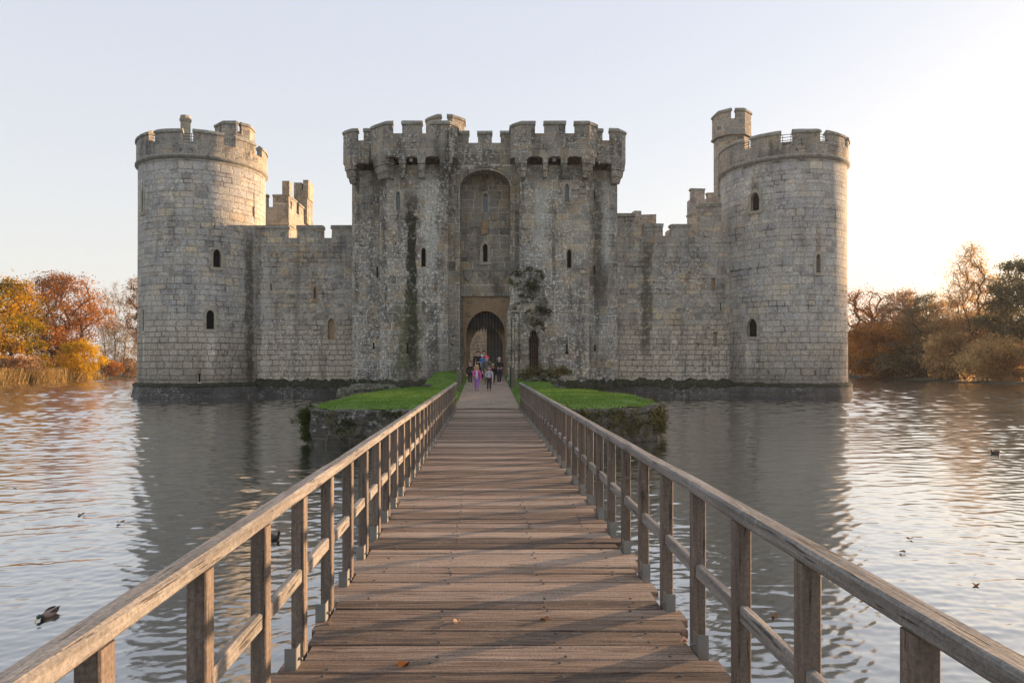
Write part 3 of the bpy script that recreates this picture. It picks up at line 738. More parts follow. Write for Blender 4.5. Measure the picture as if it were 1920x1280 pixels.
# ================= GROUND, MOAT, ISLAND ==============================================================
g = G('moat_water')
P = g.pos
x_, y_, z_ = g.sep(P)
bnode = g.n('Bump', {'Strength': .35, 'Distance': .004, 'Height': g.noi(g.xyz(g.ma('MULTIPLY', x_, 9.0), g.ma('MULTIPLY', y_, 15.0), 0.0), 1.0, 3, .6)}).outputs[0]
fr = g.ma('SUBTRACT', 1.0, g.ma('POWER', g.ma('SUBTRACT', 1.0, g.n('Fresnel', {'IOR': 1.85, 'Normal': bnode}).outputs[0]), 2.7))   # reflection raised beyond real water to brighten the moat
dfu = g.n('BsdfDiffuse', {'Color': (.016, .019, .011, 1)}).outputs[0]; gls = g.n('BsdfGlossy', {'Color': (1, 1, 1, 1), 'Roughness': .105, 'Normal': bnode}).outputs[0]
g.t.links.new(g.n('MixShader', {0: fr, 1: dfu, 2: gls}).outputs[0], g.out.inputs[0]); M_WATER = g.m
MX0, MX1, MY0, MY1 = -53.0, 55.0, -4.5, 116.0
# real ripples: a sheet whose rows and columns get finer towards the bridge
yr = [-14.0, -8.0, -4.0, -2.0, -1.0, 0.0, .6]
while yr[-1] < 118: yr.append(yr[-1] + max(.028, .0043 * yr[-1]))
yr = np.array(yr + [125.0, 140.0]); tc = np.linspace(-1, 1, 860)
xe = np.maximum(np.abs(yr), 3.0) * .86 + 1.0
X = tc[None, :] * xe[:, None]
X = np.concatenate([np.minimum(X[:, :1] - 1.0, -78.0), X, np.maximum(X[:, -1:] + 1.0, 82.0)], 1)
Y = np.repeat(yr[:, None], X.shape[1], 1)
wr = np.random.default_rng(3); Z = np.zeros_like(X)
step = np.gradient(yr)[:, None]
NW = 120; lam = np.exp(wr.uniform(np.log(.075), np.log(2.2), NW)); th = wr.normal(pi / 2 + .22, .60, NW); ph = wr.uniform(0, 2 * pi, NW)
vis = np.clip((lam[None, :] / np.maximum(step, .02) - 2.4) / 1.6, 0, 1)                     # (rows, waves)
wgt = vis * (lam[None, :] ** -.95); nrm = 1 / np.sqrt(np.maximum((wgt ** 2).sum(1), 1e-6))
for k in range(NW):
    kk = 2 * pi / lam[k]; xx, yy = X * cos(th[k]) * kk, Y * sin(th[k]) * kk
    a_ = (.068 * math.sqrt(2) * wgt[:, k] * nrm)[:, None] / kk
    Z += a_ * np.sin(xx + yy + ph[k] + .8 * np.sin(X * .11 + Y * .17 + k))
gust = .78 + .34 * np.sin(X * .13 + 1.2 * np.sin(Y * .09)) * np.sin(Y * .16 + X * .05 + 1.0) + .16 * np.sin(X * .41 - Y * .3)
fade = np.clip((yr - .5) / 1.0, 0, 1)[:, None]
Z *= np.clip(gust, .35, 1.25) * fade * (.85 + .35 * np.clip((yr - 5) / 12, 0, 1) + .5 * np.clip((yr - 20) / 35, 0, 1))[:, None]; Z[:, 0] = Z[:, -1] = 0; Z[-2:] = 0
nr_, nc_ = X.shape
me = bpy.data.meshes.new('moat_water'); me.vertices.add(nr_ * nc_); me.vertices.foreach_set('co', np.stack([X, Y, Z], 2).astype(np.float32).ravel())
ii = (np.arange(nr_ - 1)[:, None] * nc_ + np.arange(nc_ - 1)[None, :]).ravel()
q = np.stack([ii, ii + 1, ii + nc_ + 1, ii + nc_], 1).astype(np.int32); nq = len(q)
me.loops.add(nq * 4); me.loops.foreach_set('vertex_index', q.ravel()); me.polygons.add(nq); me.polygons.foreach_set('loop_start', np.arange(nq, dtype=np.int32) * 4)
me.update(calc_edges=True); me.polygons.foreach_set('use_smooth', np.ones(nq, bool)); me.materials.append(M_WATER)
tag(put('moat_water', me), kind='structure')

g = G('bank_ground'); P = g.pos
c = g.ramp(g.noi(P, .5, 6, .65), [(.3, (.022, .019, .011)), (.5, (.032, .034, .013)), (.7, (.05, .038, .02))])
M_BANK = g.pbr(c, .95, g.bump(g.noi(P, 4, 6, .7), .8, .1))
xs = np.unique(np.concatenate([[-3000, -1500, -700, -350, -220, -160], np.arange(-120, 124, 2.5), [160, 220, 350, 700, 1500, 3000]]))
ys = np.unique(np.concatenate([[-3000, -1500, -700, -300, -160, -90, -60], np.arange(-40, 180, 2.5), [220, 320, 600, 1500, 3000]]))
vs, fs = [], []
for y in ys:
    for x in xs:
        wob = 1.6 * fbm(x * .05, y * .05, 3.0)
        d = max(MX0 - x, x - MX1, MY0 - y, y - MY1) + wob
        z = -1.4 + (1.75 + .25 * fbm(x * .09, y * .09)) * sm(d, -3.0, 2.0) + 1.2 * sm(d, 4, 60) * (1 + .5 * fbm(x * .01, y * .01, 7))
        vs.append((x, y, z))
nx = len(xs)
fs = [(j * nx + i, j * nx + i + 1, (j + 1) * nx + i + 1, (j + 1) * nx + i) for j in range(len(ys) - 1) for i in range(nx - 1)]
m = MB(); m.add(vs, fs); tag(m.build('ground', M_BANK, None, True), kind='structure')

def path_z(Y): return DECK + .012 + max(0, Y - 24.72) * .0357 if Y < 46 else DECK + .012 + 21.28 * .0357
CXP = .07
ISL = [(-4.95, 19.75), (-3.0, 19.65), (0, 19.6), (3.0, 19.7), (5.15, 20.9), (5.85, 23.0), (6.25, 27.8), (5.5, 31.6), (3.9, 36.2), (-4.1, 36.2), (-5.3, 32.5), (-5.65, 28), (-5.5, 22.6), (-5.3, 20.6)]
def inside(p, x, y):
    r = False
    for i in range(len(p)):
        (x0, y0), (x1, y1) = p[i - 1], p[i]
        if (y0 > y) != (y1 > y) and x < (x1 - x0) * (y - y0) / (y1 - y0) + x0: r = not r
    return r
def dist_edge(p, x, y):
    best = 9e9
    for i in range(len(p)):
        a, b = Vector(p[i - 1]), Vector(p[i]); q = Vector((x, y)); ab = b - a
        t = min(1, max(0, (q - a).dot(ab) / ab.length_squared)); best = min(best, (q - a - ab * t).length)
    return best
CAUS = [(-3.3, 35), (3.9, 35), (3.4, 40), (2.6, 47.1), (-2.9, 47.1), (-3.2, 40)]
def lawn_z(x, y):
    base = .99 + .10 * sm(dist_edge(ISL, x, y), 0, 1.2) * (1 if y < 34 else .7) + .05 * fbm(x * .7, y * .7)
    base = base + (1.52 - base) * sm(y, 34, 44.5)
    if y > 36 and x < 0: base += .25 * sm(-x, .8, 2.2) * sm(y, 37, 43)
    w0, w1 = (1.22, 1.75) if y < 30 else (1.14, 1.7)
    t = sm(abs(x - CXP) + .08 * fbm(x * 2, y * 2), w0, w1)
    pz = path_z(y) - (.05 if y > 24.85 else .36)
    return pz + (base - pz) * t
g = G('lawn_grass'); P = g.pos
c = g.ramp(g.noi(P, 1.3, 6, .7), [(.3, (.08, .155, .03)), (.5, (.135, .25, .04)), (.68, (.20, .29, .065)), (.8, (.23, .24, .09))])
c = g.mix(1.0, c, g.ramp(g.noi(P, 60, 3, .6), [(.3, (.6, .6, .6)), (.7, (1.4, 1.4, 1.4))]), 'MULTIPLY')
M_LAWN = g.pbr(c, .95, g.bump(g.noi(P, 40, 4, .7), 1.0, .05))
st_ = .16; m = MB(); idx = {}; vs = []; fs = []
nxg, nyg = int(12.4 / st_), int(27.6 / st_)
def vid(i, j):
    if (i, j) not in idx:
        x, y = -6 + i * st_, 19.6 + j * st_; idx[(i, j)] = len(vs); vs.append((x, y, lawn_z(x, y)))
    return idx[(i, j)]
ISL_IN = [(x * .955, y + (.26 if y < 21 else 0)) for x, y in ISL]
LAWN_PTS = []
for j in range(nyg):
    for i in range(nxg):
        x, y = -6 + (i + .5) * st_, 19.6 + (j + .5) * st_
        if inside(ISL_IN, x, y) or inside(CAUS, x, y):
            fs.append((vid(i, j), vid(i + 1, j), vid(i + 1, j + 1), vid(i, j + 1))); LAWN_PTS.append((x, y))
m.add(vs, fs); tag(m.build('lawn', M_LAWN, None, True), kind='structure')
# mown blades
M_BLADE = leaf('grass_blades', [(0, (.08, .155, .027)), (.5, (.135, .25, .045)), (1, (.23, .30, .08))], .3, 1.2)
nb = 46000; V = np.zeros((nb, 4, 3), np.float32); k = 0
rs = random.Random(5)
while k < nb:
    x, y = rs.choice(LAWN_PTS); x += rs.uniform(-.08, .08); y += rs.uniform(-.08, .08)
    if abs(x - CXP) < 1.2 or (y < 24.7 and abs(x - CXP) < 1.35): continue
    edge = dist_edge(ISL, x, y) < .55 and y < 35
    hgt = rs.uniform(.03, .07) * (rs.uniform(.8, 1.8) if edge else 1); w = rs.uniform(.008, .018); a = rs.uniform(0, 2 * pi)
    z = lawn_z(x, y) - .01; dx, dy = cos(a) * w, sin(a) * w; lx, ly = rs.uniform(-.03, .03), rs.uniform(-.03, .03)
    V[k] = [(x - dx, y - dy, z), (x + dx, y + dy, z), (x + lx + dx * .3, y + ly + dy * .3, z + hgt), (x + lx - dx * .3, y + ly - dy * .3, z + hgt)]; k += 1
tag(quads('grass', V, M_BLADE), kind='stuff')

# path
g = G('path_gravel'); P = g.pos
c = g.ramp(g.noi(P, 16, 5, .75), [(.32, (.12, .09, .066)), (.5, (.25, .19, .145)), (.68, (.42, .34, .27))])
c = g.mix(g.ma('MULTIPLY', g.st(g.noi(P, .9, 4, .6), .5, .66), .4), c, (.11, .085, .062))
M_PATH = g.pbr(c, .95, g.bump(g.noi(P, 22, 4, .7), .8, .02))
m = MB(); n = 120; vs = []; fs = []
for j in range(n + 1):
    y = 24.72 + (54 - 24.72) * j / n
    for i in range(13):
        x = CXP - 1.17 + 2.34 * i / 12 + (.06 * fbm(i, y * 1.3) if i in (0, 12) else 0)
        vs.append((x, y, path_z(y) + .02 * (1 - ((i - 6) / 6) ** 2) + .008 * fbm(x * 3, y * 3)))
for j in range(n):
    for i in range(12): fs.append((j * 13 + i, j * 13 + i + 1, (j + 1) * 13 + i + 1, (j + 1) * 13 + i))
m.add(vs, fs); tag(m.build('path', M_PATH, None, True), kind='structure')

# octagonal retaining wall of the island (lowered where the bridge lands)
M_ISLW = stone('island_masonry', pal=[(0, (.06, .058, .05)), (.5, (.10, .095, .08)), (1, (.15, .14, .115))], lich=.5, dark=.95, moss=.9, rh=.30, bw=.7, gain=1.0, ochre=.1, mort=.35, bumpy=1.0)
m = MB()
def wall_run(mb, pts, zt, zb=-1.2, th=.42, step=.22):
    ring = []
    for a, b in zip(pts, pts[1:]):
        k = max(1, int(math.dist(a, b) / step))
        ring += [(a[0] + (b[0] - a[0]) * i / k, a[1] + (b[1] - a[1]) * i / k) for i in range(k)]
    ring.append(pts[-1]); inn = chain_off(ring, th); rows = [zb, -.5, -.2, .0, .2, .4, .6, .8]
    rows = [z for z in rows if z < zt - .08] + [zt - .03]
    vs = []; R = len(rows)
    for (o, i_) in zip(ring, inn):
        for z in rows:
            d = .05 * (zt - z) * -.6
            dx, dy = (i_[0] - o[0]) / th, (i_[1] - o[1]) / th
            jn = .075 * noise.noise(Vector((o[0] * 2.3, o[1] * 2.3, z * 3.0)))
            vs.append((o[0] + dx * (d + jn), o[1] + dy * (d + jn), z + .03 * noise.noise(Vector((o[0] * 2, o[1] * 2, 9)))))
        zt_ = zt + .04 * noise.noise(Vector((o[0] * 1.6, o[1] * 1.6, 4)))
        vs.append((o[0] + (i_[0] - o[0]) * .2, o[1] + (i_[1] - o[1]) * .2, zt_)); vs.append((i_[0], i_[1], zt_)); vs.append((i_[0], i_[1], zb))
    C = R + 3; N = len(ring)
    fs = [(i * C + k, (i + 1) * C + k, (i + 1) * C + k + 1, i * C + k + 1) for i in range(N - 1) for k in range(C - 1)]
    fs += [tuple(range(C))[::-1], tuple(range((N - 1) * C, N * C))]
    mb.add(vs, fs)
right = [(1.62, 19.64), (3.0, 19.7), (5.15, 20.9), (5.85, 23.0), (6.25, 27.8), (5.5, 31.6), (3.9, 36.2)]
left = [(-4.1, 36.2), (-5.3, 32.5), (-5.65, 28), (-5.5, 22.6), (-5.3, 20.6), (-4.95, 19.75), (-3.0, 19.65), (-1.45, 19.62)]
wall_run(m, left, 1.0); wall_run(m, right, 1.0); wall_run(m, [(-1.45, 19.62), (1.62, 19.64)], .42)
iw = m.build('island_wall', M_ISLW); tag(iw, 'low mossy stone retaining wall edging the grass island under the footbridge end', 'wall')
# causeway flanks
m = MB(); wall_run(m, [(2.9, 46.6), (3.5, 40), (4.2, 36.0)][::-1], 1.15); wall_run(m, [(-3.3, 36), (-3.35, 40), (-3.0, 46.5)][::-1], 1.2)
tag(m.build('causeway_wall', M_ISLW), 'rough stone edging of the causeway from the island to the gate', 'wall')

def tuft_quads(pts, n, hang, size, rsd, spread=.12, out=.08):
    V = np.zeros((n, 4, 3), np.float32); r_ = random.Random(rsd)
    for k in range(n):
        (x, y, z, nx_, ny_) = r_.choice(pts)
        p = Vector((x + r_.gauss(0, spread), y + r_.gauss(0, spread), z + r_.gauss(0, spread * .7)))
        L = size * r_.uniform(.5, 1.4); w = L * r_.uniform(.12, .3)
        d = Vector((nx_ * r_.uniform(0, out * 8) + r_.gauss(0, .5), ny_ * r_.uniform(0, out * 8) + r_.gauss(0, .5), hang * r_.uniform(.2, 1.2) + r_.gauss(0, .35))).normalized()
        s_ = d.cross(Vector((r_.gauss(0, 1), r_.gauss(0, 1), r_.gauss(0, 1)))).normalized() * w
        V[k] = [p - s_ * .4, p + s_ * .4, p + d * L + s_ * .5, p + d * L - s_ * .5]
    return V
def edge_pts(run, zlo, zhi, n, seed, thr=-.1):
    r_ = random.Random(seed); out = []
    while len(out) < n:
        i = r_.randrange(len(run) - 1); a, b = Vector(run[i]), Vector(run[i + 1]); t = r_.random(); q = a + (b - a) * t
        nn = Vector(((b - a).y, -(b - a).x)).normalized(); z = r_.uniform(zlo, zhi)
        if fbm(q.x * 1.1, q.y * 1.1, z * 1.5 + seed) > thr: out.append((q.x + nn.x * .04, q.y + nn.y * .04, z, nn.x, nn.y))
    return out
M_FERN = leaf('wall_ferns', [(0, (.012, .022, .008)), (.5, (.035, .055, .014)), (1, (.075, .085, .025))], .25, 1.0)
M_DRY = leaf('dry_wall_grass', [(0, (.055, .055, .022)), (.5, (.13, .12, .05)), (1, (.27, .23, .12))], .3, 1.3)
tag(quads('wall_grass', tuft_quads(edge_pts(right[:5], .25, 1.0, 420, 3, -.08), 5600, -.7, .10, 3, .08), M_DRY), kind='stuff')
tag(quads('wall_moss', np.concatenate([tuft_quads(edge_pts(left[3:], .15, .98, 300, 4, -.02), 4200, -.5, .08, 4, .07), tuft_quads(edge_pts(right[:4], .3, 1.02, 200, 8, .05), 2500, -.4, .08, 9, .07)]), M_FERN), kind='stuff')
pts = [(-5.25 + rnd.gauss(0, .12), 19.95 + rnd.gauss(0, .14), .82 + rnd.gauss(0, .12), -.7, -.6) for _ in range(60)]
tag(quads('ivy_bush', tuft_quads(pts, 750, .0, .07, 6, .05), M_FERN), 'dark ivy bush hanging over the western front corner of the island wall', 'shrub')

# stones and rubble beside the causeway
def rock(name, c, r, mat, parent=None, seed=1):
    bm = bmesh.new(); bmesh.ops.create_icosphere(bm, subdivisions=3, radius=1)
    for v in bm.verts:
        d = 1 + .35 * noise.noise(v.co * 1.3 + Vector((seed * 3.1, 0, 0))) + .12 * noise.noise(v.co * 4 + Vector((seed, 0, 0)))
        v.co = Vector((v.co.x * r[0] * d, v.co.y * r[1] * d, max(-.5, v.co.z) * r[2] * d))
    me = bpy.data.meshes.new(name); bm.to_mesh(me); bm.free(); me.materials.append(mat)
    return put(name, me, parent, c)
M_ROCK = plain_stone('mossy_rock', (.085, .088, .055), lich=.35, var=.6)
for px, py, Y, r, lab in ((688, 727, 37.5, (1.1, .6, .24), 'broad flat mossy stone on the back edge of the lawn'), (650, 738, 36.8, (.5, .4, .34), 'dark mossy boulder at the left back corner of the lawn'),
                          (724, 729, 38.5, (.75, .5, .25), 'low turf-edged stone slab behind the lawn, nearer the gatehouse')):
    o = rock('boulder', at(px, py, Y), r, M_ROCK, None, px); tag(o, lab, 'boulder', 'boulders behind the lawn')
m_ = []
me_v = MB()
rr = random.Random(9)
for q in range(90):
    px = rr.uniform(988, 1044); Y = rr.uniform(39.0, 41.2); hh = (1 - abs((px - 1014) / 34) ** 2) * .75 * rr.random()
    c0 = Vector((ax(px, Y), Y, 1.12 + hh)); s0 = rr.uniform(.09, .2)
    bm = bmesh.new(); bmesh.ops.create_icosphere(bm, subdivisions=2, radius=s0)
    for v in bm.verts: v.co *= 1 + .6 * noise.noise(v.co / s0 * 1.1 + Vector((q * 3.3, 0, 0)))
    bm.verts.ensure_lookup_table(); me_v.add([c0 + Vector((v.co.x * 1.25, v.co.y, v.co.z * .75)) for v in bm.verts], [[v.index for v in f.verts] for f in bm.faces]); bm.free()
tag(me_v.build('rubble', M_ROCK), kind='stuff')
pts = [(ax(px, 40) + rr.gauss(0, .1), 39.3 + rr.uniform(0, 1), 1.35 + rr.random() * .6, 0, -1) for px in range(985, 1062, 2)]
tag(quads('rubble_weeds', tuft_quads(pts, 2600, .4, .16, 12, .16), M_DRY), kind='stuff')

# ruined fragment of the outer gate
YB = 41.0
out = [(952, 726), (990, 726), (993, 690), (992, 640), (994, 625), (1000, 615), (1006, 622), (1011, 640), (1012, 726), (1029, 726), (1029, 660), (1027, 640), (1021, 618), (1022, 600), (1035, 590),
       (1031, 572), (1023, 556), (1021, 527), (1012, 508), (996, 501), (976, 503), (962, 511), (956, 528), (957, 565), (951, 600)]
m = MB(); m.prism_y([(ax(px, YB), az(py, YB)) for px, py in out], YB, YB + .95)
me = m.mesh('t')
me = evald(me, [('REMESH', {'mode': 'VOXEL', 'voxel_size': .085})])
rough(me, .11, 1.7); rough(me, .06, 5.5, 4.0)
M_RUIN = stone('ruin_masonry', pal=[(0, (.12, .115, .095)), (.5, (.20, .19, .16)), (1, (.27, .24, .19))], lich=.8, dark=.7, moss=.55, rh=.34, bw=.5, gain=1.35, ochre=.15, bumpy=1.0)
me.materials.clear(); me.materials.append(M_RUIN); me.polygons.foreach_set('material_index', [0] * len(me.polygons))
ruin = thing('ruined_archway', 'ragged ivy-topped ruin of an outer gate with a half arch, beside the path', 'ruin', (2.3, YB, 1.3))
put('masonry', me, ruin)
m = MB()
for px, r in ((955, .10), (962.5, .075), (968, .11), (977, .06)):
    m.tube([(ax(px, YB - .12), YB - .06, 1.0), (ax(px, YB - .12), YB - .06, az(575 + (px * 7) % 23, YB))], r, 8)
    m.tube([(ax(px, YB - .12), YB - .06, 1.0), (ax(px, YB - .12), YB - .06, az(706, YB))], r + .05, 8)
m.build('shaft', M_RUIN, ruin)
m = MB()
ap = [(1003, 612), (1010, 625), (1014, 642), (1015, 716), (1024, 716), (1024, 650), (1020, 628), (1012, 610)]
m.prism_y([(ax(px, YB), az(py, YB)) for px, py in ap], YB - .12, YB + .3); m.build('arch_jamb', M_RUIN, ruin)
m = MB()
for i in range(6):
    x0, x1 = ax(990, YB), ax(1014, YB); w = (x1 - x0) / 6
    m.box(x0 + i * w + .006, x0 + (i + 1) * w - .006, YB + .62, YB + .70, 1.2, az(612, YB))
for py in (712, 688, 669, 640): m.box(ax(990, YB), ax(1014, YB), YB + .58, YB + .617, az(py, YB) - .05, az(py, YB) + .05)
m.build('plank_door', M_DOORB, ruin)
M_IVY = leaf('ivy_leaves', [(0, (.016, .026, .009)), (.55, (.05, .062, .022)), (1, (.13, .125, .055))], .25, 1.2)
pts = []
for _ in range(420):
    px, py = rr.uniform(954, 1034), rr.uniform(498, 620)
    if inside(out, px, py) and fbm(px * .05, py * .05, 2.2) + (.3 if py < 522 else 0) + (.12 if px > 1008 else 0) > .16: pts.append((ax(px, YB), YB - .05, az(py, YB), 0, -1))
pts += [(ax(px, YB), YB + rr.uniform(0, .9), az(503 + abs(px - 990) ** 2 * .012, YB), 0, -.2) for px in range(962, 1022, 3) for _ in range(2)]
pts += [(ax(rr.gauss(1000, 6), YB), YB - .1, az(rr.gauss(598, 9), YB), 0, -1) for _ in range(14)]
quads('ivy', tuft_quads(pts, 4200, -.15, .10, 21, .07), M_IVY, ruin)

# low posts and wire beside the path
M_POST = wood('fence_timber', 2, [(.3, (.07, .06, .045)), (.7, (.17, .15, .115))], .4)
fp = {}
posts = [(-1, 27.5), (-1, 30.5), (-1, 33.2), (-1, 35.8), (-1, 38.6), (-1, 41.6), (1, 27.5), (1, 30.5), (1, 33.2), (1, 36.0), (1, 39.0)]
near = {(-1, 33.2): 'stout short fence post with a pale top, left of the path', (1, 36.0): 'stout short fence post with a dark green sheet, right of the path'}
names = ['first', 'second', 'third', 'fourth', 'fifth', 'sixth']
cnt = {-1: 0, 1: 0}
for sd, Y in posts:
    x = CXP + sd * (1.46 if Y < 32 else 1.36); z = lawn_z(x, Y) - .1; thick = (sd, Y) in near
    hh = 1.15 if thick else (.55 if Y < 32 else .95)
    r = .085 if thick else .035
    lab = near.get((sd, Y)) or 'thin wooden stake on the %s of the path, %s one from the bridge' % ('left' if sd < 0 else 'right', names[cnt[sd]])
    cnt[sd] += 1
    t = thing('fence_post', lab, 'fence post', (x, Y, z), 'fence posts beside the path')
    m = MB(); m.tube([(x, Y, z), (x + rnd.uniform(-.02, .02), Y, z + hh)], [r, r * .9], 8); m.build('stake', M_POST, t)
    m = MB(); m.tube([(x, Y, z + hh - .003), (x, Y, z + hh + .05)], [r * 1.05, r * .5], 8); m.build('cap', M_TRIM, t)
def wire(sd, Y0, Y1, h0, lab):
    m = MB()
    for hh in h0:
        pts_ = [(CXP + sd * (1.46 if y < 32 else 1.36), y, lawn_z(CXP + sd * 1.4, y) + hh - .03 * sin((y - Y0) * 1.1) ** 2) for y in np.linspace(Y0, Y1, 22)]
        m.tube(pts_, .008, 4)
    tag(m.build('fence_wire', M_IRON), lab, 'wire')
wire(-1, 27.5, 41.6, (.2, .4), 'thin sagging wire strung between the stakes left of the path')
wire(1, 27.5, 39, (.2, .4), 'thin sagging wire strung between the stakes right of the path')
M_NET = flat('green_netting', (.012, .04, .032), .8)
m = MB(); n = 14
vs = [(CXP + 1.30 + .09 * sin(i * 1.3), 36.1 + i * .05, lawn_z(1.4, 36) + z) for z in (0, .5, 1.1) for i in range(n)]
vs += [(x + .02, y, z) for x, y, z in vs]
fs = [(k * n + i, k * n + i + 1, (k + 1) * n + i + 1, (k + 1) * n + i) for k in range(2) for i in range(n - 1)]
fs += [tuple(i + 3 * n for i in f[::-1]) for f in fs]
m.add(vs, fs); tag(m.build('netting_roll', M_NET), 'dark green netting hung on the right-hand fence post by the ruin', 'netting')

# ================= FOOTBRIDGE ==========================================================================
M_DECKW = wood('deck_timber', 0, [(.30, (.05, .033, .023)), (.46, (.16, .108, .074)), (.60, (.285, .205, .152)), (.8, (.44, .345, .265))], .25, 1.0, True, .8)
M_RAILW = wood('rail_timber', 1, [(.28, (.055, .05, .046)), (.46, (.155, .145, .133)), (.62, (.27, .255, .237)), (.8, (.43, .41, .385))], .6, .9, False, 1.0)
M_POSTW = wood('post_timber', 2, [(.28, (.055, .042, .034)), (.5, (.135, .105, .084)), (.7, (.225, .178, .142))], .3, 1.0, False, .7)
M_MET = flat('galvanised_steel', (.22, .23, .22), .5, Metallic=.6)
M_NAIL = flat('nail_head', (.10, .10, .10), .5, Metallic=.5)
bridge = thing('footbridge', 'weathered timber footbridge with plank deck and post-and-rail sides leading to the castle', 'bridge', (CXP, 10, 0))
XL, XR, Y_END, SP = -1.02, 1.20, 24.70, .692
postsL = [1.884 + SP * (k - 2) for k in range(36) if 1.884 + SP * (k - 2) < Y_END - .05]
postsR = [1.977 + SP * (k - 2) for k in range(36) if 1.977 + SP * (k - 2) < Y_END - .05]
m = MB(); y = -2.0; k = 0; m2 = MB()
while y < Y_END:
    w = rnd.choice((.165, .18, .19, .20, .215)) ; y1 = min(y + w, Y_END)
    def end(xs_, ps, sgn):
        if any(p - .075 < y1 and y < p + .075 for p in ps): return xs_ + sgn * -.012
        return xs_ + sgn * rnd.choice((.02, .05, .09, .10, .12))
    a, b = end(XL, postsL, -1), end(XR, postsR, 1)
    dz = [rnd.uniform(-.006, .006) for _ in range(4)]; gp_ = rnd.choice((.0035, .005, .0085))
    segs = 14; vs = []; ph = rnd.uniform(0, 9)
    for i in range(segs + 1):
        x = a + (b - a) * i / segs; j0 = .0035 * fbm(x * 2.2, y * 7, ph); j1 = .0035 * fbm(x * 2.2, y1 * 7, ph + 5)
        tz = (dz[0] * (1 - i / segs) + dz[1] * i / segs); tz2 = (dz[2] * (1 - i / segs) + dz[3] * i / segs)
        g_ = gp_ * rnd.uniform(.85, 1.15)
        vs += [(x, y + g_ + j0, DECK - .05), (x, y + g_ - .001 + j0, DECK - .006 + tz), (x, y + g_ + .006 + j0, DECK + tz), (x, y1 - g_ - .006 + j1, DECK + tz2), (x, y1 - g_ + j1, DECK - .006 + tz2), (x, y1 - g_ + j1, DECK - .05)]
    fs = [(i * 6 + c, (i + 1) * 6 + c, (i + 1) * 6 + (c + 1) % 6, i * 6 + (c + 1) % 6) for i in range(segs) for c in range(6)]
    fs += [tuple(range(6))[::-1], tuple(range(segs * 6, segs * 6 + 6))]
    m.add(vs, fs)
    if y < 9:
        for xn in (-.82, -.28, .42, 1.0):
            for yy in (y + .04, y1 - .04):
                if rnd.random() < .55: m2.lathe([(.010, 0), (.010, .004), (.006, .006)], 8) ; n0 = len(m2.v) - 24; m2.xf(Matrix.Translation((xn + rnd.gauss(0, .02), yy, DECK + .001)), n0)
    y = y1; k += 1
b_ = len(m.v); m.v += m2.v; m.f += [[b_ + i for i in f] for f in m2.f]; m.mi += [1] * len(m2.f)
m.build('deck', (M_DECKW, M_NAIL), bridge)
def bar(mb, x0, x1, z0, z1, y0, y1, step=.35, amp=.004, ch=.012, seed=0.0):   # rounded-edge timber running along Y
    sec = [(x0 + ch, z0), (x1 - ch, z0), (x1, z0 + ch), (x1, z1 - ch), (x1 - ch, z1), (x0 + ch, z1), (x0, z1 - ch), (x0, z0 + ch)]
    n = max(2, int((y1 - y0) / step)); vs = []
    for i in range(n + 1):
        yy = y0 + (y1 - y0) * i / n
        dx, dz_ = amp * fbm(yy * .9, seed), amp * fbm(yy * .8, seed + 7)
        vs += [(x + dx + amp * .5 * fbm(yy * 3, c, seed), yy, z + dz_ + amp * .5 * fbm(yy * 3, c + 20, seed)) for c, (x, z) in enumerate(sec)]
    fs = [(i * 8 + c, (i + 1) * 8 + c, (i + 1) * 8 + (c + 1) % 8, i * 8 + (c + 1) % 8) for i in range(n) for c in range(8)]
    mb.add(vs, fs + [tuple(range(8))[::-1], tuple(range(n * 8, n * 8 + 8))])
RZ0, RZ1 = DECK + .885, DECK + .952
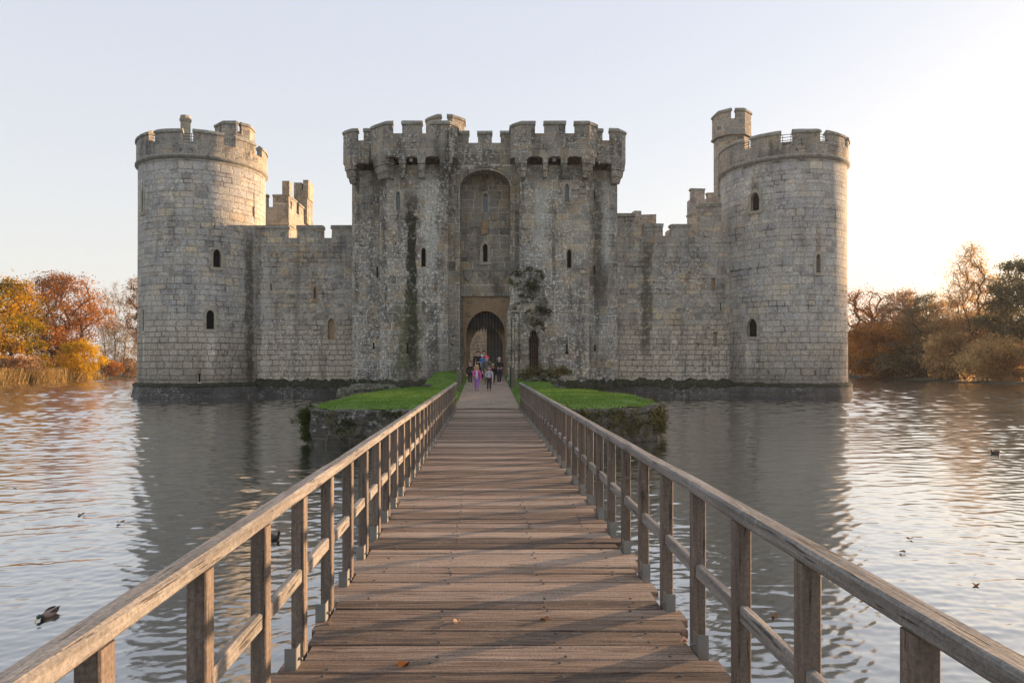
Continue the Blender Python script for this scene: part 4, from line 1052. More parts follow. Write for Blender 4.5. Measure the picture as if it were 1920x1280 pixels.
for sd, X, ps in ((-1, XL, postsL), (1, XR, postsR)):
    xa, xb = (X - .084, X) if sd < 0 else (X, X + .092)
    seg = [ -2.0] + [ps[i] for i in range(6, len(ps) - 3, 6)] + [Y_END + .04]
    for a, b in zip(seg, seg[1:]):
        m = MB(); o_ = rnd.uniform(-.003, .003); bar(m, xa + o_, xb + o_, RZ0, RZ1 + rnd.uniform(-.003, .003), a + .0015, b - .0015, .15, .0025, .012, a)
        h_ = m.build('handrail', M_RAILW, bridge)
    seg = [-2.0] + [p for p in ps] + [Y_END]
    xm = X + sd * .040
    for a, b in zip(ps, ps[1:]):
        m = MB(); bar(m, xm - .022, xm + .022, DECK + .405, DECK + .487, a + .036, b - .036, .2, .004, .008, a)
        m.build('mid_rail', M_RAILW, bridge)
    # one post with bracket, then copies
    pm = MB(); xi = X + sd * .003
    x0, x1 = (xi - .074, xi) if sd < 0 else (xi, xi + .074)
    pm.prism([(x0, -.04), (x1, -.04), (x1, .04), (x0, .04)], [(x0, -.04), (x1, -.04), (x1, .04), (x0, .04)], DECK - .42, RZ0 - .001)
    me = pm.mesh('post')
    bmm = bmesh.new(); bmm.from_mesh(me); bmesh.ops.bevel(bmm, geom=[e for e in bmm.edges if abs(e.verts[0].co.z - e.verts[1].co.z) > .3], offset=.006, segments=1, affect='EDGES'); bmm.to_mesh(me); bmm.free()
    me.materials.append(M_POSTW)
    bk = MB(); e = .004
    bx0, bx1 = (xi - .058, xi + e) if sd < 0 else (xi - e, xi + .058)
    bk.box(bx0, bx1, -.045, -.0405, DECK - .1, DECK + .115)
    if sd < 0: bk.box(xi + .001, xi + e + .002, -.0405, .035, DECK - .1, DECK + .115); bk.tube([(xi + e, .0, DECK + .045), (xi + .028, .0, DECK + .045)], .009, 6)
    else: bk.box(xi - e - .002, xi - .001, -.0405, .035, DECK - .1, DECK + .115); bk.tube([(xi - .028, .0, DECK + .045), (xi - e, .0, DECK + .045)], .009, 6)
    first = put('post', me, bridge, (0, ps[0], 0)); fb = bk.build('bracket', M_MET, first, loc=(0, ps[0], 0))
    for yv in ps[1:]:
        c_ = first.copy(); COL.objects.link(c_); c_.location = (rnd.uniform(-.002, .002), yv, 0)
        d_ = fb.copy(); COL.objects.link(d_); d_.parent = c_
    m = MB(); bar(m, X - .05 - sd * .16, X + .05 - sd * .16, DECK - .28, DECK - .052, -2, Y_END); m.build('stringer', M_POSTW, bridge)
    for yv in (3.0, 7.5, 12, 16.5):
        m = MB(); m.tube([(X - sd * .16, yv, -1.3), (X - sd * .16, yv, DECK - .281)], .10, 10); m.build('pile', M_POSTW, bridge)
# ================= PEOPLE ================================================================================
def skin_mesh(name, nodes, edges, mat, root, sub=1):
    ks = list(nodes); ix = {k: i for i, k in enumerate(ks)}
    me = bpy.data.meshes.new(name); me.from_pydata([nodes[k][0] for k in ks], [(ix[a], ix[b]) for a, b in edges], [])
    o = bpy.data.objects.new('tmp', me); COL.objects.link(o)
    md = o.modifiers.new('s', 'SKIN'); md.use_smooth_shade = True
    if not me.skin_vertices: raise RuntimeError('no skin layer')
    for k, sv in zip(ks, me.skin_vertices[0].data):
        r = nodes[k][1]; sv.radius = (r, r) if not hasattr(r, '__len__') else r
        sv.use_root = (k == root)
    if sub: o.modifiers.new('u', 'SUBSURF').levels = sub
    dg = bpy.context.evaluated_depsgraph_get()
    out = bpy.data.meshes.new_from_object(o.evaluated_get(dg)); bpy.data.objects.remove(o, do_unlink=True)
    out.materials.clear(); out.materials.append(mat)
    out.polygons.foreach_set('use_smooth', [True] * len(out.polygons)); out.polygons.foreach_set('material_index', [0] * len(out.polygons)); out.name = name
    return out
CM = {}
def cloth(col, ro=.85):
    k = tuple(col)
    if k not in CM: CM[k] = flat('cloth', col, ro)
    return CM[k]
M_SKIN = flat('skin', (.50, .30, .22), .55); M_EYE = flat('eye', (.02, .015, .012), .3); M_LIP = flat('lips', (.32, .12, .10), .5)
def limb(a, b, c): return a, b, c
def person(loc, H, label, coat, legs, shoes, hair, yaw=0.0, child=True, stride=.5, arms=('down', 'down'), hairlong=False, hat=None, shirt=None, coatlen=.46, beard=None, seated=False, group='visitors walking out of the castle gate'):
    hs = 1.22 if child else 1.0                                  # head size relative to an adult's
    t = thing('person', label, 'person', loc, group)
    hd = .066 * hs; hz = 1 - hd * 1.05
    Z = dict(neck=hz - hd * 1.35, sh=hz - hd * 1.9, chest=hz - hd * 2.6, waist=.60, pelvis=.52)
    P_ = {}
    def V(x, y, z): return Vector((x * H, y * H, z * H))
    N = {'pelvis': (V(0, 0, Z['pelvis']), (.078 * H, .06 * H)), 'waist': (V(0, -.004, Z['waist']), (.07 * H, .052 * H)), 'chest': (V(0, .004, Z['chest']), (.085 * H, .06 * H)),
         'base': (V(0, .006, Z['sh'] + .012), (.055 * H, .045 * H)), 'neck': (V(0, -.002, Z['neck']), .03 * H * hs ** .5),
         'jaw': (V(0, -.016, hz - hd * .62), hd * .62 * H), 'head': (V(0, -.004, hz), hd * .98 * H), 'crown': (V(0, .006, hz + hd * .5), hd * .72 * H),
         'nose': (V(0, -hd * 1.16, hz - hd * .18), hd * .13 * H)}
    E = [('pelvis', 'waist'), ('waist', 'chest'), ('chest', 'base'), ('base', 'neck'), ('neck', 'jaw'), ('jaw', 'head'), ('head', 'crown'), ('head', 'nose')]
    sw = .115 if child else .128
    legn = {}; armn = {}
    for sd, s in (('l', -1), ('r', 1)):
        ph = s * stride
        N['ear' + sd] = (V(s * hd * .98, .004, hz - hd * .1), hd * .16 * H); E.append(('head', 'ear' + sd))
        if seated:
            hip, knee, ank, toe = V(s * .06, 0, .5), V(s * .085, -.20, .49), V(s * .08, -.21, .28), V(s * .08, -.28, .265)
        else:
            hip = V(s * .05, 0, .495); knee = V(s * .052, -.085 * ph - .02, .275); ank = V(s * .05, -.15 * ph + (.05 if ph < 0 else 0), .045 + (.02 if ph < 0 else 0)); toe = ank + V(s * .01, -.085, -.025)
        for nm, p, r in (('hip', hip, .058), ('knee', knee, .036), ('ank', ank, .024), ('toe', toe, .022)): N[nm + sd] = (p, r * H)
        E += [('pelvis', 'hip' + sd), ('hip' + sd, 'knee' + sd), ('knee' + sd, 'ank' + sd), ('ank' + sd, 'toe' + sd)]
        shd = V(s * sw, .004, Z['sh'] - .01); mode = arms[0 if s < 0 else 1]
        if mode == 'down': elb, wri = V(s * (sw + .025), .012 + .04 * ph, Z['sh'] - .185), V(s * (sw + .02), -.03 + .09 * ph, Z['sh'] - .34)
        elif mode == 'front': elb, wri = V(s * (sw + .022), .0, Z['sh'] - .17), V(s * (sw - .055), -.105, Z['sh'] - .20)
        elif mode == 'up': elb, wri = V(s * (sw + .03), -.02, Z['sh'] - .15), V(s * (sw - .02), -.11, Z['sh'] - .06)
        else: elb, wri = V(s * (sw + .03), -.03, Z['sh'] - .16), V(s * .03, -.15, Z['sh'] - .17)
        for nm, p, r in (('sho', shd, .040), ('elb', elb, .028), ('wri', wri, .019)): N[nm + sd] = (p, r * H)
        E += [('base', 'sho' + sd), ('sho' + sd, 'elb' + sd), ('elb' + sd, 'wri' + sd)]
        d = (wri - elb).normalized(); side = d.cross(Vector((0, 1, .3))).normalized(); fw = side.cross(d).normalized()
        pk = wri + d * .035 * H; N['palm' + sd] = (pk, (.021 * H, .012 * H)); E.append(('wri' + sd, 'palm' + sd))
        for q in range(4):
            L = (.034, .040, .037, .029)[q] * H; o_ = side * (q - 1.5) * .0125 * H
            a = pk + o_ + d * .016 * H; b = a + d * L * .55 + fw * .006 * H; c = b + d * L * .4 + fw * .018 * H
            for w, (nm, p) in enumerate((('a', a), ('b', b), ('c', c))): N[f'f{q}{nm}{sd}'] = (p, (.0066, .0058, .0048)[w] * H)
            E += [('palm' + sd, f'f{q}a{sd}'), (f'f{q}a{sd}', f'f{q}b{sd}'), (f'f{q}b{sd}', f'f{q}c{sd}')]
        ta = wri + d * .016 * H - side * .022 * H * s; tb = ta + d * .026 * H + fw * .012 * H
        N['ta' + sd] = (ta, .0075 * H); N['tb' + sd] = (tb, .006 * H); E += [('wri' + sd, 'ta' + sd), ('ta' + sd, 'tb' + sd)]
    R = Matrix.Rotation(yaw, 4, 'Z'); Lc = Vector(loc)
    def place(me, nm, parent=t, lab=None):
        me.transform(Matrix.Translation(Lc) @ R); o = put(nm, me, parent); 
        if lab: o['label'] = lab
        return o
    place(skin_mesh('body', N, E, M_SKIN, 'pelvis'), 'body')
    # clothing grows from the same joints
    def grow(keys, edges, d, extra=None):
        n = {k: (N[k][0], tuple(x + d * H for x in (N[k][1] if hasattr(N[k][1], '__len__') else (N[k][1],) * 2))) for k in keys}
        if extra: n.update(extra)
        return n, edges
    ck = ['waist', 'chest', 'base'] + [a + b for b in 'lr' for a in ('sho', 'elb', 'wri')]
    ex = {'hem': (V(0, -.002, coatlen), (.098 * H, .078 * H)), 'col': (N['neck'][0] - V(0, 0, .012), .046 * H)}
    ce = [('hem', 'waist'), ('waist', 'chest'), ('chest', 'base'), ('base', 'col')] + [(a + b, c + b) if a != 'base' else (a, c + b) for b in 'lr' for a, c in (('base', 'sho'), ('sho', 'elb'), ('elb', 'wri'))]
    n, e = grow(ck, ce, .014, ex)
    for sd in 'lr': n['wri' + sd] = (N['elb' + sd][0].lerp(N['wri' + sd][0], .93), .027 * H)
    place(skin_mesh('jacket', n, e, coat, 'waist'), 'jacket')
    lk = ['pelvis'] + [a + b for b in 'lr' for a in ('hip', 'knee', 'ank')]
    le = [('pelvis', 'hip' + b) for b in 'lr'] + [(a + b, c + b) for b in 'lr' for a, c in (('hip', 'knee'), ('knee', 'ank'))]
    n, e = grow(lk, le, .007)
    place(skin_mesh('trousers', n, e, legs, 'pelvis'), 'trousers')
    for sd in 'lr':
        n = {'h': (N['ank' + sd][0] + V(0, .018, -.018), .026 * H), 'm': (N['ank' + sd][0] + V(0, -.03, -.024), .026 * H), 't': (N['toe' + sd][0] + V(0, -.01, 0), .021 * H)}
        place(skin_mesh('shoe', n, [('h', 'm'), ('m', 't')], shoes, 'm'), 'shoe')
    if shirt:
        m = MB(); a = V(0, -.078, Z['sh'] - .0)
        m.loft([(V(0, -.060 - .03 * sin(k / 5 * pi), Z['sh'] + .005 - k / 5 * (Z['sh'] - coatlen + .01)), V(.03 + .02 * k / 5, 0, 0), V(0, .022, 0)) for k in range(6)], 10)
        place(m.mesh('shirt', shirt, True), 'shirt')
    hc = N['head'][0]; r = hd * H
    m = MB()
    if hat is None or hairlong:
        b = m.ball(hc + V(0, .10 * hd, hd * .22), (r * 1.1, r * 1.12, r * 1.08), 14, 10)
        keep = [];
        for f in m.f:
            c0 = sum((Vector(m.v[i]) for i in f), Vector()) / len(f) - hc
            if not (c0.y < -r * .35 and c0.z < r * .55) and c0.z > -r * .75: keep.append(f)
        m.f = keep; m.mi = [0] * len(keep)
        if hairlong:
            for s in (-1, 1): m.loft([(hc + V(s * hd * .85, hd * .25, hd * (.1 - k * .75)), (r * .26, 0, 0), (0, r * .45 * (1 - k * .12), 0)) for k in range(4)], 8)
            m.loft([(hc + V(0, hd * .85, hd * (.2 - k * .8)), (r * .9 * (1 - k * .1), 0, 0), (0, r * .25, 0)) for k in range(4)], 10)
        place(m.mesh('hair', hair, True), 'hair')
    if hat is not None:
        m = MB(); m.lathe([(r * 1.12, 0), (r * 1.17, r * .25), (r * 1.1, r * .6), (r * .8, r * .95), (r * .35, r * 1.15), (r * .02, r * 1.2)], 14)
        m.lathe([(r * 1.16, -.02 * r), (r * 1.24, .1 * r), (r * 1.16, .26 * r)], 14, False); m.ball((0, 0, r * 1.3), r * .26, 8, 6)
        m.xf(Matrix.Translation(hc + V(0, .01, hd * .18)) @ Matrix.Rotation(rad(-10), 4, 'X'))
        place(m.mesh('hat', hat, True), 'hat')
    if beard is not None:
        m = MB(); m.ball(hc + V(0, -hd * .55, -hd * .75), (r * .62, r * .5, r * .42), 10, 7); place(m.mesh('beard', beard, True), 'beard')
    for s in (-1, 1):
        m = MB(); m.ball(hc + V(s * hd * .36, -hd * .93, hd * .06), (r * .13, r * .10, r * .10), 8, 6); place(m.mesh('eye', M_EYE, True), 'eye')
    m = MB(); m.ball(hc + V(0, -hd * .96, -hd * .52), (r * .26, r * .10, r * .08), 8, 6); place(m.mesh('mouth', M_LIP, True), 'mouth')
    return t, N
def ground_Y(py):
    lo, hi = 25.0, 47.0
    for _ in range(50):
        mid = (lo + hi) / 2
        if HY + F * (EYE - path_z(mid) - .02) / mid > py: lo = mid
        else: hi = mid
    return lo
def who(px, feet, top, **kw):
    Y = ground_Y(feet); H = (feet - top) / F * Y * .985
    return person((ax(px, Y), Y, path_z(Y) + .012), H, **kw)
C_BLACK, C_NAVY, C_GREY = cloth((.012, .012, .014)), cloth((.015, .018, .03)), cloth((.085, .08, .08))
BLOND, BROWN, DARKH, GREYH = flat('blond_hair', (.42, .28, .12), .6), flat('brown_hair', (.10, .055, .028), .6), flat('dark_hair', (.02, .014, .012), .6), flat('grey_hair', (.38, .35, .33), .7)
W_SHOE = cloth((.6, .6, .6)); B_SHOE = cloth((.02, .02, .022)); PINK = cloth((.52, .085, .30)); LILAC = cloth((.30, .13, .42)); PALE = cloth((.48, .42, .62))
who(881.5, 720, 676, label='child in a black tracksuit with teal side stripes at the left of the visitors', coat=C_BLACK, legs=C_BLACK, shoes=W_SHOE, hair=BROWN, stride=.5)
who(894, 732.5, 683, label='blond girl in a bright pink jacket and lilac trousers walking in front', coat=PINK, legs=LILAC, shoes=cloth((.12, .03, .10)), hair=BLOND, hairlong=True, arms=('front', 'down'), shirt=PALE, stride=.35, coatlen=.44)
who(917, 732.5, 685, label='girl in a pale grey cardigan and dark leggings walking in front', coat=cloth((.34, .33, .40)), legs=C_NAVY, shoes=B_SHOE, hair=BROWN, hairlong=True, arms=('front', 'down'), stride=-.4, coatlen=.42)
t4, _ = who(912.5, 721, 667, label='adult in a grey coat and bright pink bobble hat in the middle of the visitors', coat=C_GREY, legs=cloth((.16, .14, .12)), shoes=B_SHOE, hair=GREYH, hat=cloth((.75, .03, .16)), child=False, beard=GREYH, arms=('down', 'down'), stride=.3, coatlen=.40)
who(936, 719.5, 669, label='adult with pale hair in black clothes and white trainers at the right of the visitors', coat=C_BLACK, legs=C_NAVY, shoes=W_SHOE, hair=GREYH, child=False, arms=('front', 'front'), stride=-.35, yaw=.15, coatlen=.42)
who(924.5, 719, 681, label='small blond child in a dark coat and scarf behind the girl in the cardigan', coat=C_NAVY, legs=C_BLACK, shoes=cloth((.06, .04, .12)), hair=BLOND, hairlong=True, stride=.4, coatlen=.36)
Yc = ground_Y(715.5)
t6, N6 = person((ax(897, Yc), Yc, path_z(Yc) + .012), (715.5 - 657) / F * Yc * .985, 'dark-haired adult in dark clothes carrying a toddler at the back of the visitors', coat=C_BLACK, legs=C_NAVY, shoes=B_SHOE, hair=DARKH, child=False, arms=('down', 'carry'), stride=.3)
person((ax(903.5, Yc) + .02, Yc - .24, path_z(Yc) + .62), .92, 'toddler in a blue jacket and pale teal hat carried by the dark-haired adult', coat=cloth((.03, .13, .42)), legs=cloth((.16, .22, .30)), shoes=B_SHOE, hair=BLOND, hat=cloth((.32, .62, .60)), arms=('front', 'front'), seated=True)
Yd = ground_Y(712.5)
person((ax(907.5, Yd), Yd, path_z(Yd) + .012), (712.5 - 656) / F * Yd * .98, 'black-haired adult in brown clothes furthest back under the gate arch', coat=cloth((.09, .05, .03)), legs=C_BLACK, shoes=B_SHOE, hair=DARKH, child=False, stride=.3)

# ================= BIRDS AND LEAVES ==========================================================================
M_BROWN = flat('duck_flank', (.20, .14, .11), .7); M_DKB = flat('duck_dark', (.028, .020, .018), .6); M_HEAD = flat('duck_head_green', (.012, .045, .028), .35); M_BILL = flat('duck_bill', (.55, .34, .04), .5); M_WHITE = flat('duck_white', (.7, .68, .64), .7)
def bird(px, py, L, yaw, label, kind, dip=0.0, cols=None):
    Y = F * EYE / (py - HY); c = Vector((ax(px, Y), Y, 0))
    t = thing(kind, label, 'duck' if kind == 'duck' else 'water bird', c)
    body, head, wing, bill, tail = cols
    M = Matrix.Translation(c) @ Matrix.Rotation(yaw, 4, 'Z')
    # the body points along -Y, resting low in the water
    S_ = [(.48, .005, .175), (.44, .035, .165), (.34, .10, .12), (.18, .155, .085), (.0, .175, .07), (-.14, .16, .06), (-.25, .12, .065), (-.31, .075, .10)]
    if dip: S_ += [(-.36, .055, .125), (-.42, .074, .135), (-.48, .072, .125), (-.53, .035, .11)]
    else: S_ += [(-.33, .055, .17), (-.34, .052, .22), (-.37, .066, .275), (-.38, .055, .32), (-.38, .015, .345)]
    m = MB(); secs = []
    for i, (y, r, z) in enumerate(S_):
        up = Vector((0, 0, 1)) if dip or i < 7 else Vector((0, .8, .6))
        secs.append((Vector((0, y, z)) * L, Vector((r, 0, 0)) * L, up * r * L * (.72 if i < 7 else .95)))
    m.loft(secs, 16); nh = 16 * 8
    m.mi = [1 if min(f) >= 16 * 7 else (2 if min(f) < 32 else 0) for f in m.f]
    m.xf(M); m.build('body', (body, head, tail), t, True)
    for s in (-1, 1):
        w = MB(); w.loft([(Vector((s * (.085 + .05 * sin(k / 5 * pi)), -.18 + k * .115, .10 + .02 * k)) * L, Vector((.03, 0, 0)) * L * sin((k + .4) / 5.8 * pi), Vector((0, 0, .075)) * L * sin((k + .4) / 5.8 * pi)) for k in range(6)], 10); w.xf(M); w.build('wing', wing, t, True)
        e = MB(); hy, hz_ = (-.49, .15) if dip else (-.42, .295)
        e.ball(Vector((s * .058, hy, hz_)) * L, 0.012 * L, 6, 5); e.xf(M); e.build('eye', M_EYE, t, True)
    b = MB(); y0, z0 = (-.515, .105) if dip else (-.43, .275)
    b.loft([(Vector((0, y0 - k * .045, z0 - k * .012 - (.028 * k if dip else 0))) * L, Vector((.026 - .002 * k, 0, 0)) * L, Vector((0, 0, .022 - .006 * k)) * L) for k in range(4)], 8); b.xf(M); b.build('bill', bill, t, True)
    m = MB(); m.loft([(Vector((0, .44 + k * .05, .150 + k * .02)) * L, Vector((.05 - k * .012, 0, 0)) * L, Vector((0, 0, .014)) * L) for k in range(4)], 8); m.xf(M); m.build('tail', M_WHITE if kind == 'duck' else wing, t, True)
bird(92, 1154, .27, rad(-8), 'mallard drake dipping its yellow bill in the water left of the handrail', 'duck', .05, (M_BROWN, M_HEAD, M_DKB, M_BILL, M_DKB))
bird(507, 1011, .36, rad(75), 'small black coot seen between the left-hand bridge posts', 'coot', 0, (M_DKB,) * 3 + (M_WHITE, M_DKB))
bird(1866, 850, .33, rad(-80), 'dark duck swimming on the bright water far off to the right', 'duck', 0, (M_DKB, M_DKB, M_DKB, M_BILL, M_DKB))
M_OLEAF = leaf('fallen_leaf_orange', [(0, (.42, .13, .03)), (1, (.50, .20, .06))], .2); M_BLEAF = leaf('fallen_leaf_brown', [(0, (.20, .10, .05)), (1, (.30, .17, .09))], .2); M_PLEAF = leaf('fallen_leaf_pale', [(0, (.52, .34, .22)), (1, (.6, .42, .3))], .2)
def fallen(px, py, zsurf, size, mat, label, group):
    Y = F * (EYE - zsurf) / (py - HY); x = ax(px, Y); a = rnd.uniform(0, 6.28)
    out_ = []
    for i in range(14):
        th = i / 14 * 2 * pi; r = size * (.74 + .26 * abs(sin(th * 2.5 + .4))) * (1.15 if i == 0 else 1)
        out_.append((r * cos(th), r * .72 * sin(th), .012 * sin(th * 2 + a) + .010))
    m = MB(); top = [(x_, y_, z_) for x_, y_, z_ in out_] + [(0, 0, .004)]; nn = len(out_)
    vs = top + [(x_, y_, z_ - .0015) for x_, y_, z_ in top]
    fs = [(i, (i + 1) % nn, nn) for i in range(nn)] + [((i + 1) % nn + nn + 1, i + nn + 1, 2 * nn + 1) for i in range(nn)] + [(i, i + nn + 1, (i + 1) % nn + nn + 1, (i + 1) % nn) for i in range(nn)]
    m.add(vs, fs); m.tube([(size * .9, 0, .012), (size * 1.5, .01, .016)], .0018, 4)
    m.xf(Matrix.Translation((x, Y, zsurf + (.003 if zsurf > 0 else .012))) @ Matrix.Rotation(a, 4, 'Z'))
    tag(m.build('fallen_leaf', mat), label, 'leaf', group)
GD, GW = 'autumn leaves lying on the bridge deck', 'autumn leaves floating on the moat'
fallen(757, 1247, DECK, .036, M_OLEAF, 'curled bright orange leaf on the nearest deck planks', GD)
fallen(857, 1167, DECK, .030, M_PLEAF, 'pale pinkish leaf near the middle of the deck', GD)
fallen(617, 1170, DECK, .018, M_PLEAF, 'tiny pale leaf by the left edge of the deck', GD)
fallen(1021, 1163, DECK, .03, M_BLEAF, 'brown crinkled leaf right of the middle of the deck', GD)
fallen(1283, 1203, DECK, .03, M_PLEAF, 'pale brown leaf by the steel bracket on the deck right edge', GD)
fallen(1452, 1155, 0, 0.042, M_BLEAF, 'brown leaf floating behind the right-hand bridge posts', GW)
fallen(1830, 1098, 0, 0.048, M_BLEAF, 'brown leaf floating alone on bright water above the right handrail', GW)
fallen(1706, 1011, 0, 0.042, M_BLEAF, 'small dark leaf afloat, upper one of two on the bright water at right', GW)
fallen(1692, 1036, 0, 0.036, M_BLEAF, 'small dark leaf afloat, lower one of two on the bright water at right', GW)
fallen(152, 965, 0, 0.048, M_BLEAF, 'dark leaf floating on the pale water at left', GW)
fallen(28, 916, 0, 0.054, M_BLEAF, 'dark speck of a leaf floating near the left picture edge', GW)
fallen(226, 980, 0, 0.060, M_BLEAF, 'dark leaf floating by the edge of the western tower reflection', GW)

# ================= TREES ========================================================================================
M_BARK = plain_stone('bark', (.075, .058, .045), lich=.1, sc=6); M_BIRCH = plain_stone('birch_bark', (.30, .26, .22), lich=.1, sc=4)
L_YEL = leaf('leaves_yellow', [(0, (.07, .075, .014)), (.28, (.22, .17, .016)), (.55, (.50, .29, .02)), (1, (.62, .30, .02))], .45, .25)  # dark olive end of the ramp paints shadow patches into the crown
L_RED = leaf('leaves_oak_red', [(0, (.12, .062, .024)), (.35, (.33, .135, .034)), (.7, (.50, .21, .045)), (1, (.55, .30, .08))], .42, .25)
L_BUSH = leaf('leaves_bright_yellow', [(0, (.34, .22, .012)), (.5, (.66, .40, .018)), (1, (.72, .46, .04))], .45, .5)
L_TAN = leaf('twigs_tan', [(0, (.16, .12, .07)), (1, (.34, .26, .16))], .2, .5)
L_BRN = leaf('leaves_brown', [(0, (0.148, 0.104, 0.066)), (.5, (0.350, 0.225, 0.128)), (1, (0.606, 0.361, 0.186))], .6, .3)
L_OLV = leaf('leaves_olive', [(0, (0.106, 0.093, 0.048)), (.5, (0.238, 0.195, 0.100)), (1, (0.440, 0.321, 0.159))], .6, .3)
L_GRN = leaf('leaves_dark_green', [(0, (0.078, 0.082, 0.047)), (.5, (0.182, 0.171, 0.093)), (1, (0.356, 0.288, 0.149))], .6, .35)
L_ORG = leaf('leaves_orange', [(0, (.18, .07, .012)), (.5, (.44, .17, .02)), (1, (.62, .30, .03))], .5, .4)
L_GOLD = leaf('leaves_golden_brown', [(0, (0.233, 0.155, 0.080)), (.5, (0.549, 0.348, 0.153)), (1, (0.700, 0.513, 0.231))], .6, .4)
L_REED = leaf('reed_blades', [(0, (.16, .11, .045)), (.5, (.33, .22, .08)), (1, (.50, .35, .14))], .3, .4)
def tree(px, base_Y, top_py, width_px, label, lm, seed, name='tree', crown_lo=.22, nleaf=7000, ls=.24, nclump=46, bark=None, twigs=0, droop=0.0, lean=0.0, r0=None, tight=.15, cat='tree', group=None, shape=1.0, hole=.0, cnoise=.35, X=None, twm=None, top_w=.55):
    rs = random.Random(seed); nr = np.random.default_rng(seed)
    x0 = ax(px, base_Y) if X is None else X; z0 = .3
    H = az(top_py, base_Y) - z0; W = width_px / F * base_Y / 2; base = Vector((x0, base_Y, z0))
    r0 = r0 or H * .022
    t = thing(name, label, cat, base, group)
    # clump centres fill a lumpy crown
    cl = []; tries = 0; nclump = int(nclump * 1.5); gap = .55 * (W * W * H * 1.4 / nclump) ** (1 / 3)
    while len(cl) < nclump and tries < 6000:
        tries += 1
        a, h_ = rs.uniform(0, 2 * pi), rs.uniform(crown_lo, 1)
        f = (h_ - crown_lo) / (1 - crown_lo)
        rad_ = (sin(min(1, f * 1.25 + .12) * pi * .5) if f < .55 else 1) * (1 - max(0, f - .45) ** 1.6 / (.55 ** 1.6) * top_w * shape)
        rr_ = rad_ * math.sqrt(rs.uniform(hole, 1)) * (1 + cnoise * noise.noise(Vector((cos(a) * 1.3, sin(a) * 1.3, h_ * 2.5 + seed))))
        p = Vector((cos(a) * rr_ * W, sin(a) * rr_ * W * .85, H * (h_ * (1 - .10 * rr_ ** 2)) * .97))
        p.x += lean * H * h_ ** 1.3
        if all((p - q).length > gap for q in cl): cl.append(p)
    # limbs: each clump joins the nearest limb node below it
    th = H * min(.5, crown_lo + .12) if crown_lo > .05 else H * .06
    nodes = [Vector((0, 0, -.3))]; par = [-1]
    for k in range(1, 5):
        nodes.append(Vector((lean * H * (th * k / 4 / H) ** 1.3 + rs.gauss(0, .06), rs.gauss(0, .06), th * k / 4))); par.append(len(nodes) - 2)
    for p in sorted(cl, key=lambda q: (q - nodes[4]).length):
        b = min(range(1, len(nodes)), key=lambda i: (nodes[i] - p).length * (1.0 if nodes[i].z < p.z - .1 * H * .5 else 1.6) + .25 * abs(nodes[i].x - nodes[4].x))
        a = nodes[b]; L = (p - a).length; up = Vector((0, 0, L * .16))
        prev = b
        for s in (.34, .68, 1.0):
            q = a.lerp(p, s) + up * sin(s * pi) + Vector((rs.gauss(0, .035), rs.gauss(0, .035), rs.gauss(0, .035))) * L
            if s == 1.0: q = p
            nodes.append(q); par.append(prev); prev = len(nodes) - 1
    wgt = [0.0] * len(nodes); kids = [0] * len(nodes)
    for i in range(len(nodes) - 1, 0, -1):
        if kids[i] == 0: wgt[i] = 1
        wgt[par[i]] += wgt[i]; kids[par[i]] += 1
    rad_of = [max(.012, r0 * (w / wgt[0]) ** .48) for w in wgt]; rad_of[0] = r0 * 1.35
    m = MB()
    done = set()
    for i in range(len(nodes) - 1, 0, -1):
        if i in done: continue
        chain = [i]; done.add(i)
        while par[chain[-1]] > 0 and par[chain[-1]] not in done: chain.append(par[chain[-1]]); done.add(chain[-1])
        if par[chain[-1]] >= 0: chain.append(par[chain[-1]])
        chain = chain[::-1]
        rr_ = [rad_of[c] for c in chain]; rr_[0] = min(rr_[0], rr_[1] * 1.25) if chain[0] != 0 else rr_[0]
        m.tube([base + nodes[c] for c in chain], rr_, 7 if rr_[0] > .08 else 4)
    if twigs:
        for k in range(twigs):
            p = base + rs.choice(cl); d = Vector((rs.gauss(0, .5), rs.gauss(0, .5), rs.gauss(.55 - droop, .35))).normalized(); L = rs.uniform(.7, 1.9) * min(1.3, W * .3 + .4)
            m.tube([p - d * L * .4, p + d * L * .2 + Vector((rs.gauss(0, .08), 0, 0)), p + d * L * .7], [.018, .012, .006], 3, False)
    m.build('trunk', twm or bark or M_BARK, t, True)
    if nleaf:
        C = np.array([tuple(base + c) for c in cl]); n = nleaf
        idx = nr.integers(0, len(C), n); s0 = .60 * (W * W * H * 1.4 / len(C)) ** (1 / 3)
        off = nr.normal(0, 1, (n, 3)); off *= .62
        sc_ = s0 * (.5 + .8 * nr.random((len(C), 1)))[idx]
        p = C[idx] + off * sc_ * np.array([1.15, 1.15, .8])
        p[:, 2] = np.maximum(p[:, 2], .15 + .3 * nr.random(n))
        a = nr.normal(0, 1, (n, 3)); a /= np.linalg.norm(a, axis=1, keepdims=True)
        if droop: a[:, 2] -= droop * 2.5; a /= np.linalg.norm(a, axis=1, keepdims=True)
        b = np.cross(a, nr.normal(0, 1, (n, 3))); b /= np.maximum(np.linalg.norm(b, axis=1, keepdims=True), 1e-3)
        l = ls * (.55 + .8 * nr.random((n, 1))) * (1 + droop * .6); w = l * (.30 if droop else .42)
        c = np.cross(a, b) * l * .12
        Q = np.stack([p - a * l * .5, p + b * w * .5 + c, p + a * l * .5, p - b * w * .5 + c], 1)
        quads('crown', Q, lm, t)
    return t
BK = 'trees along the far banks'
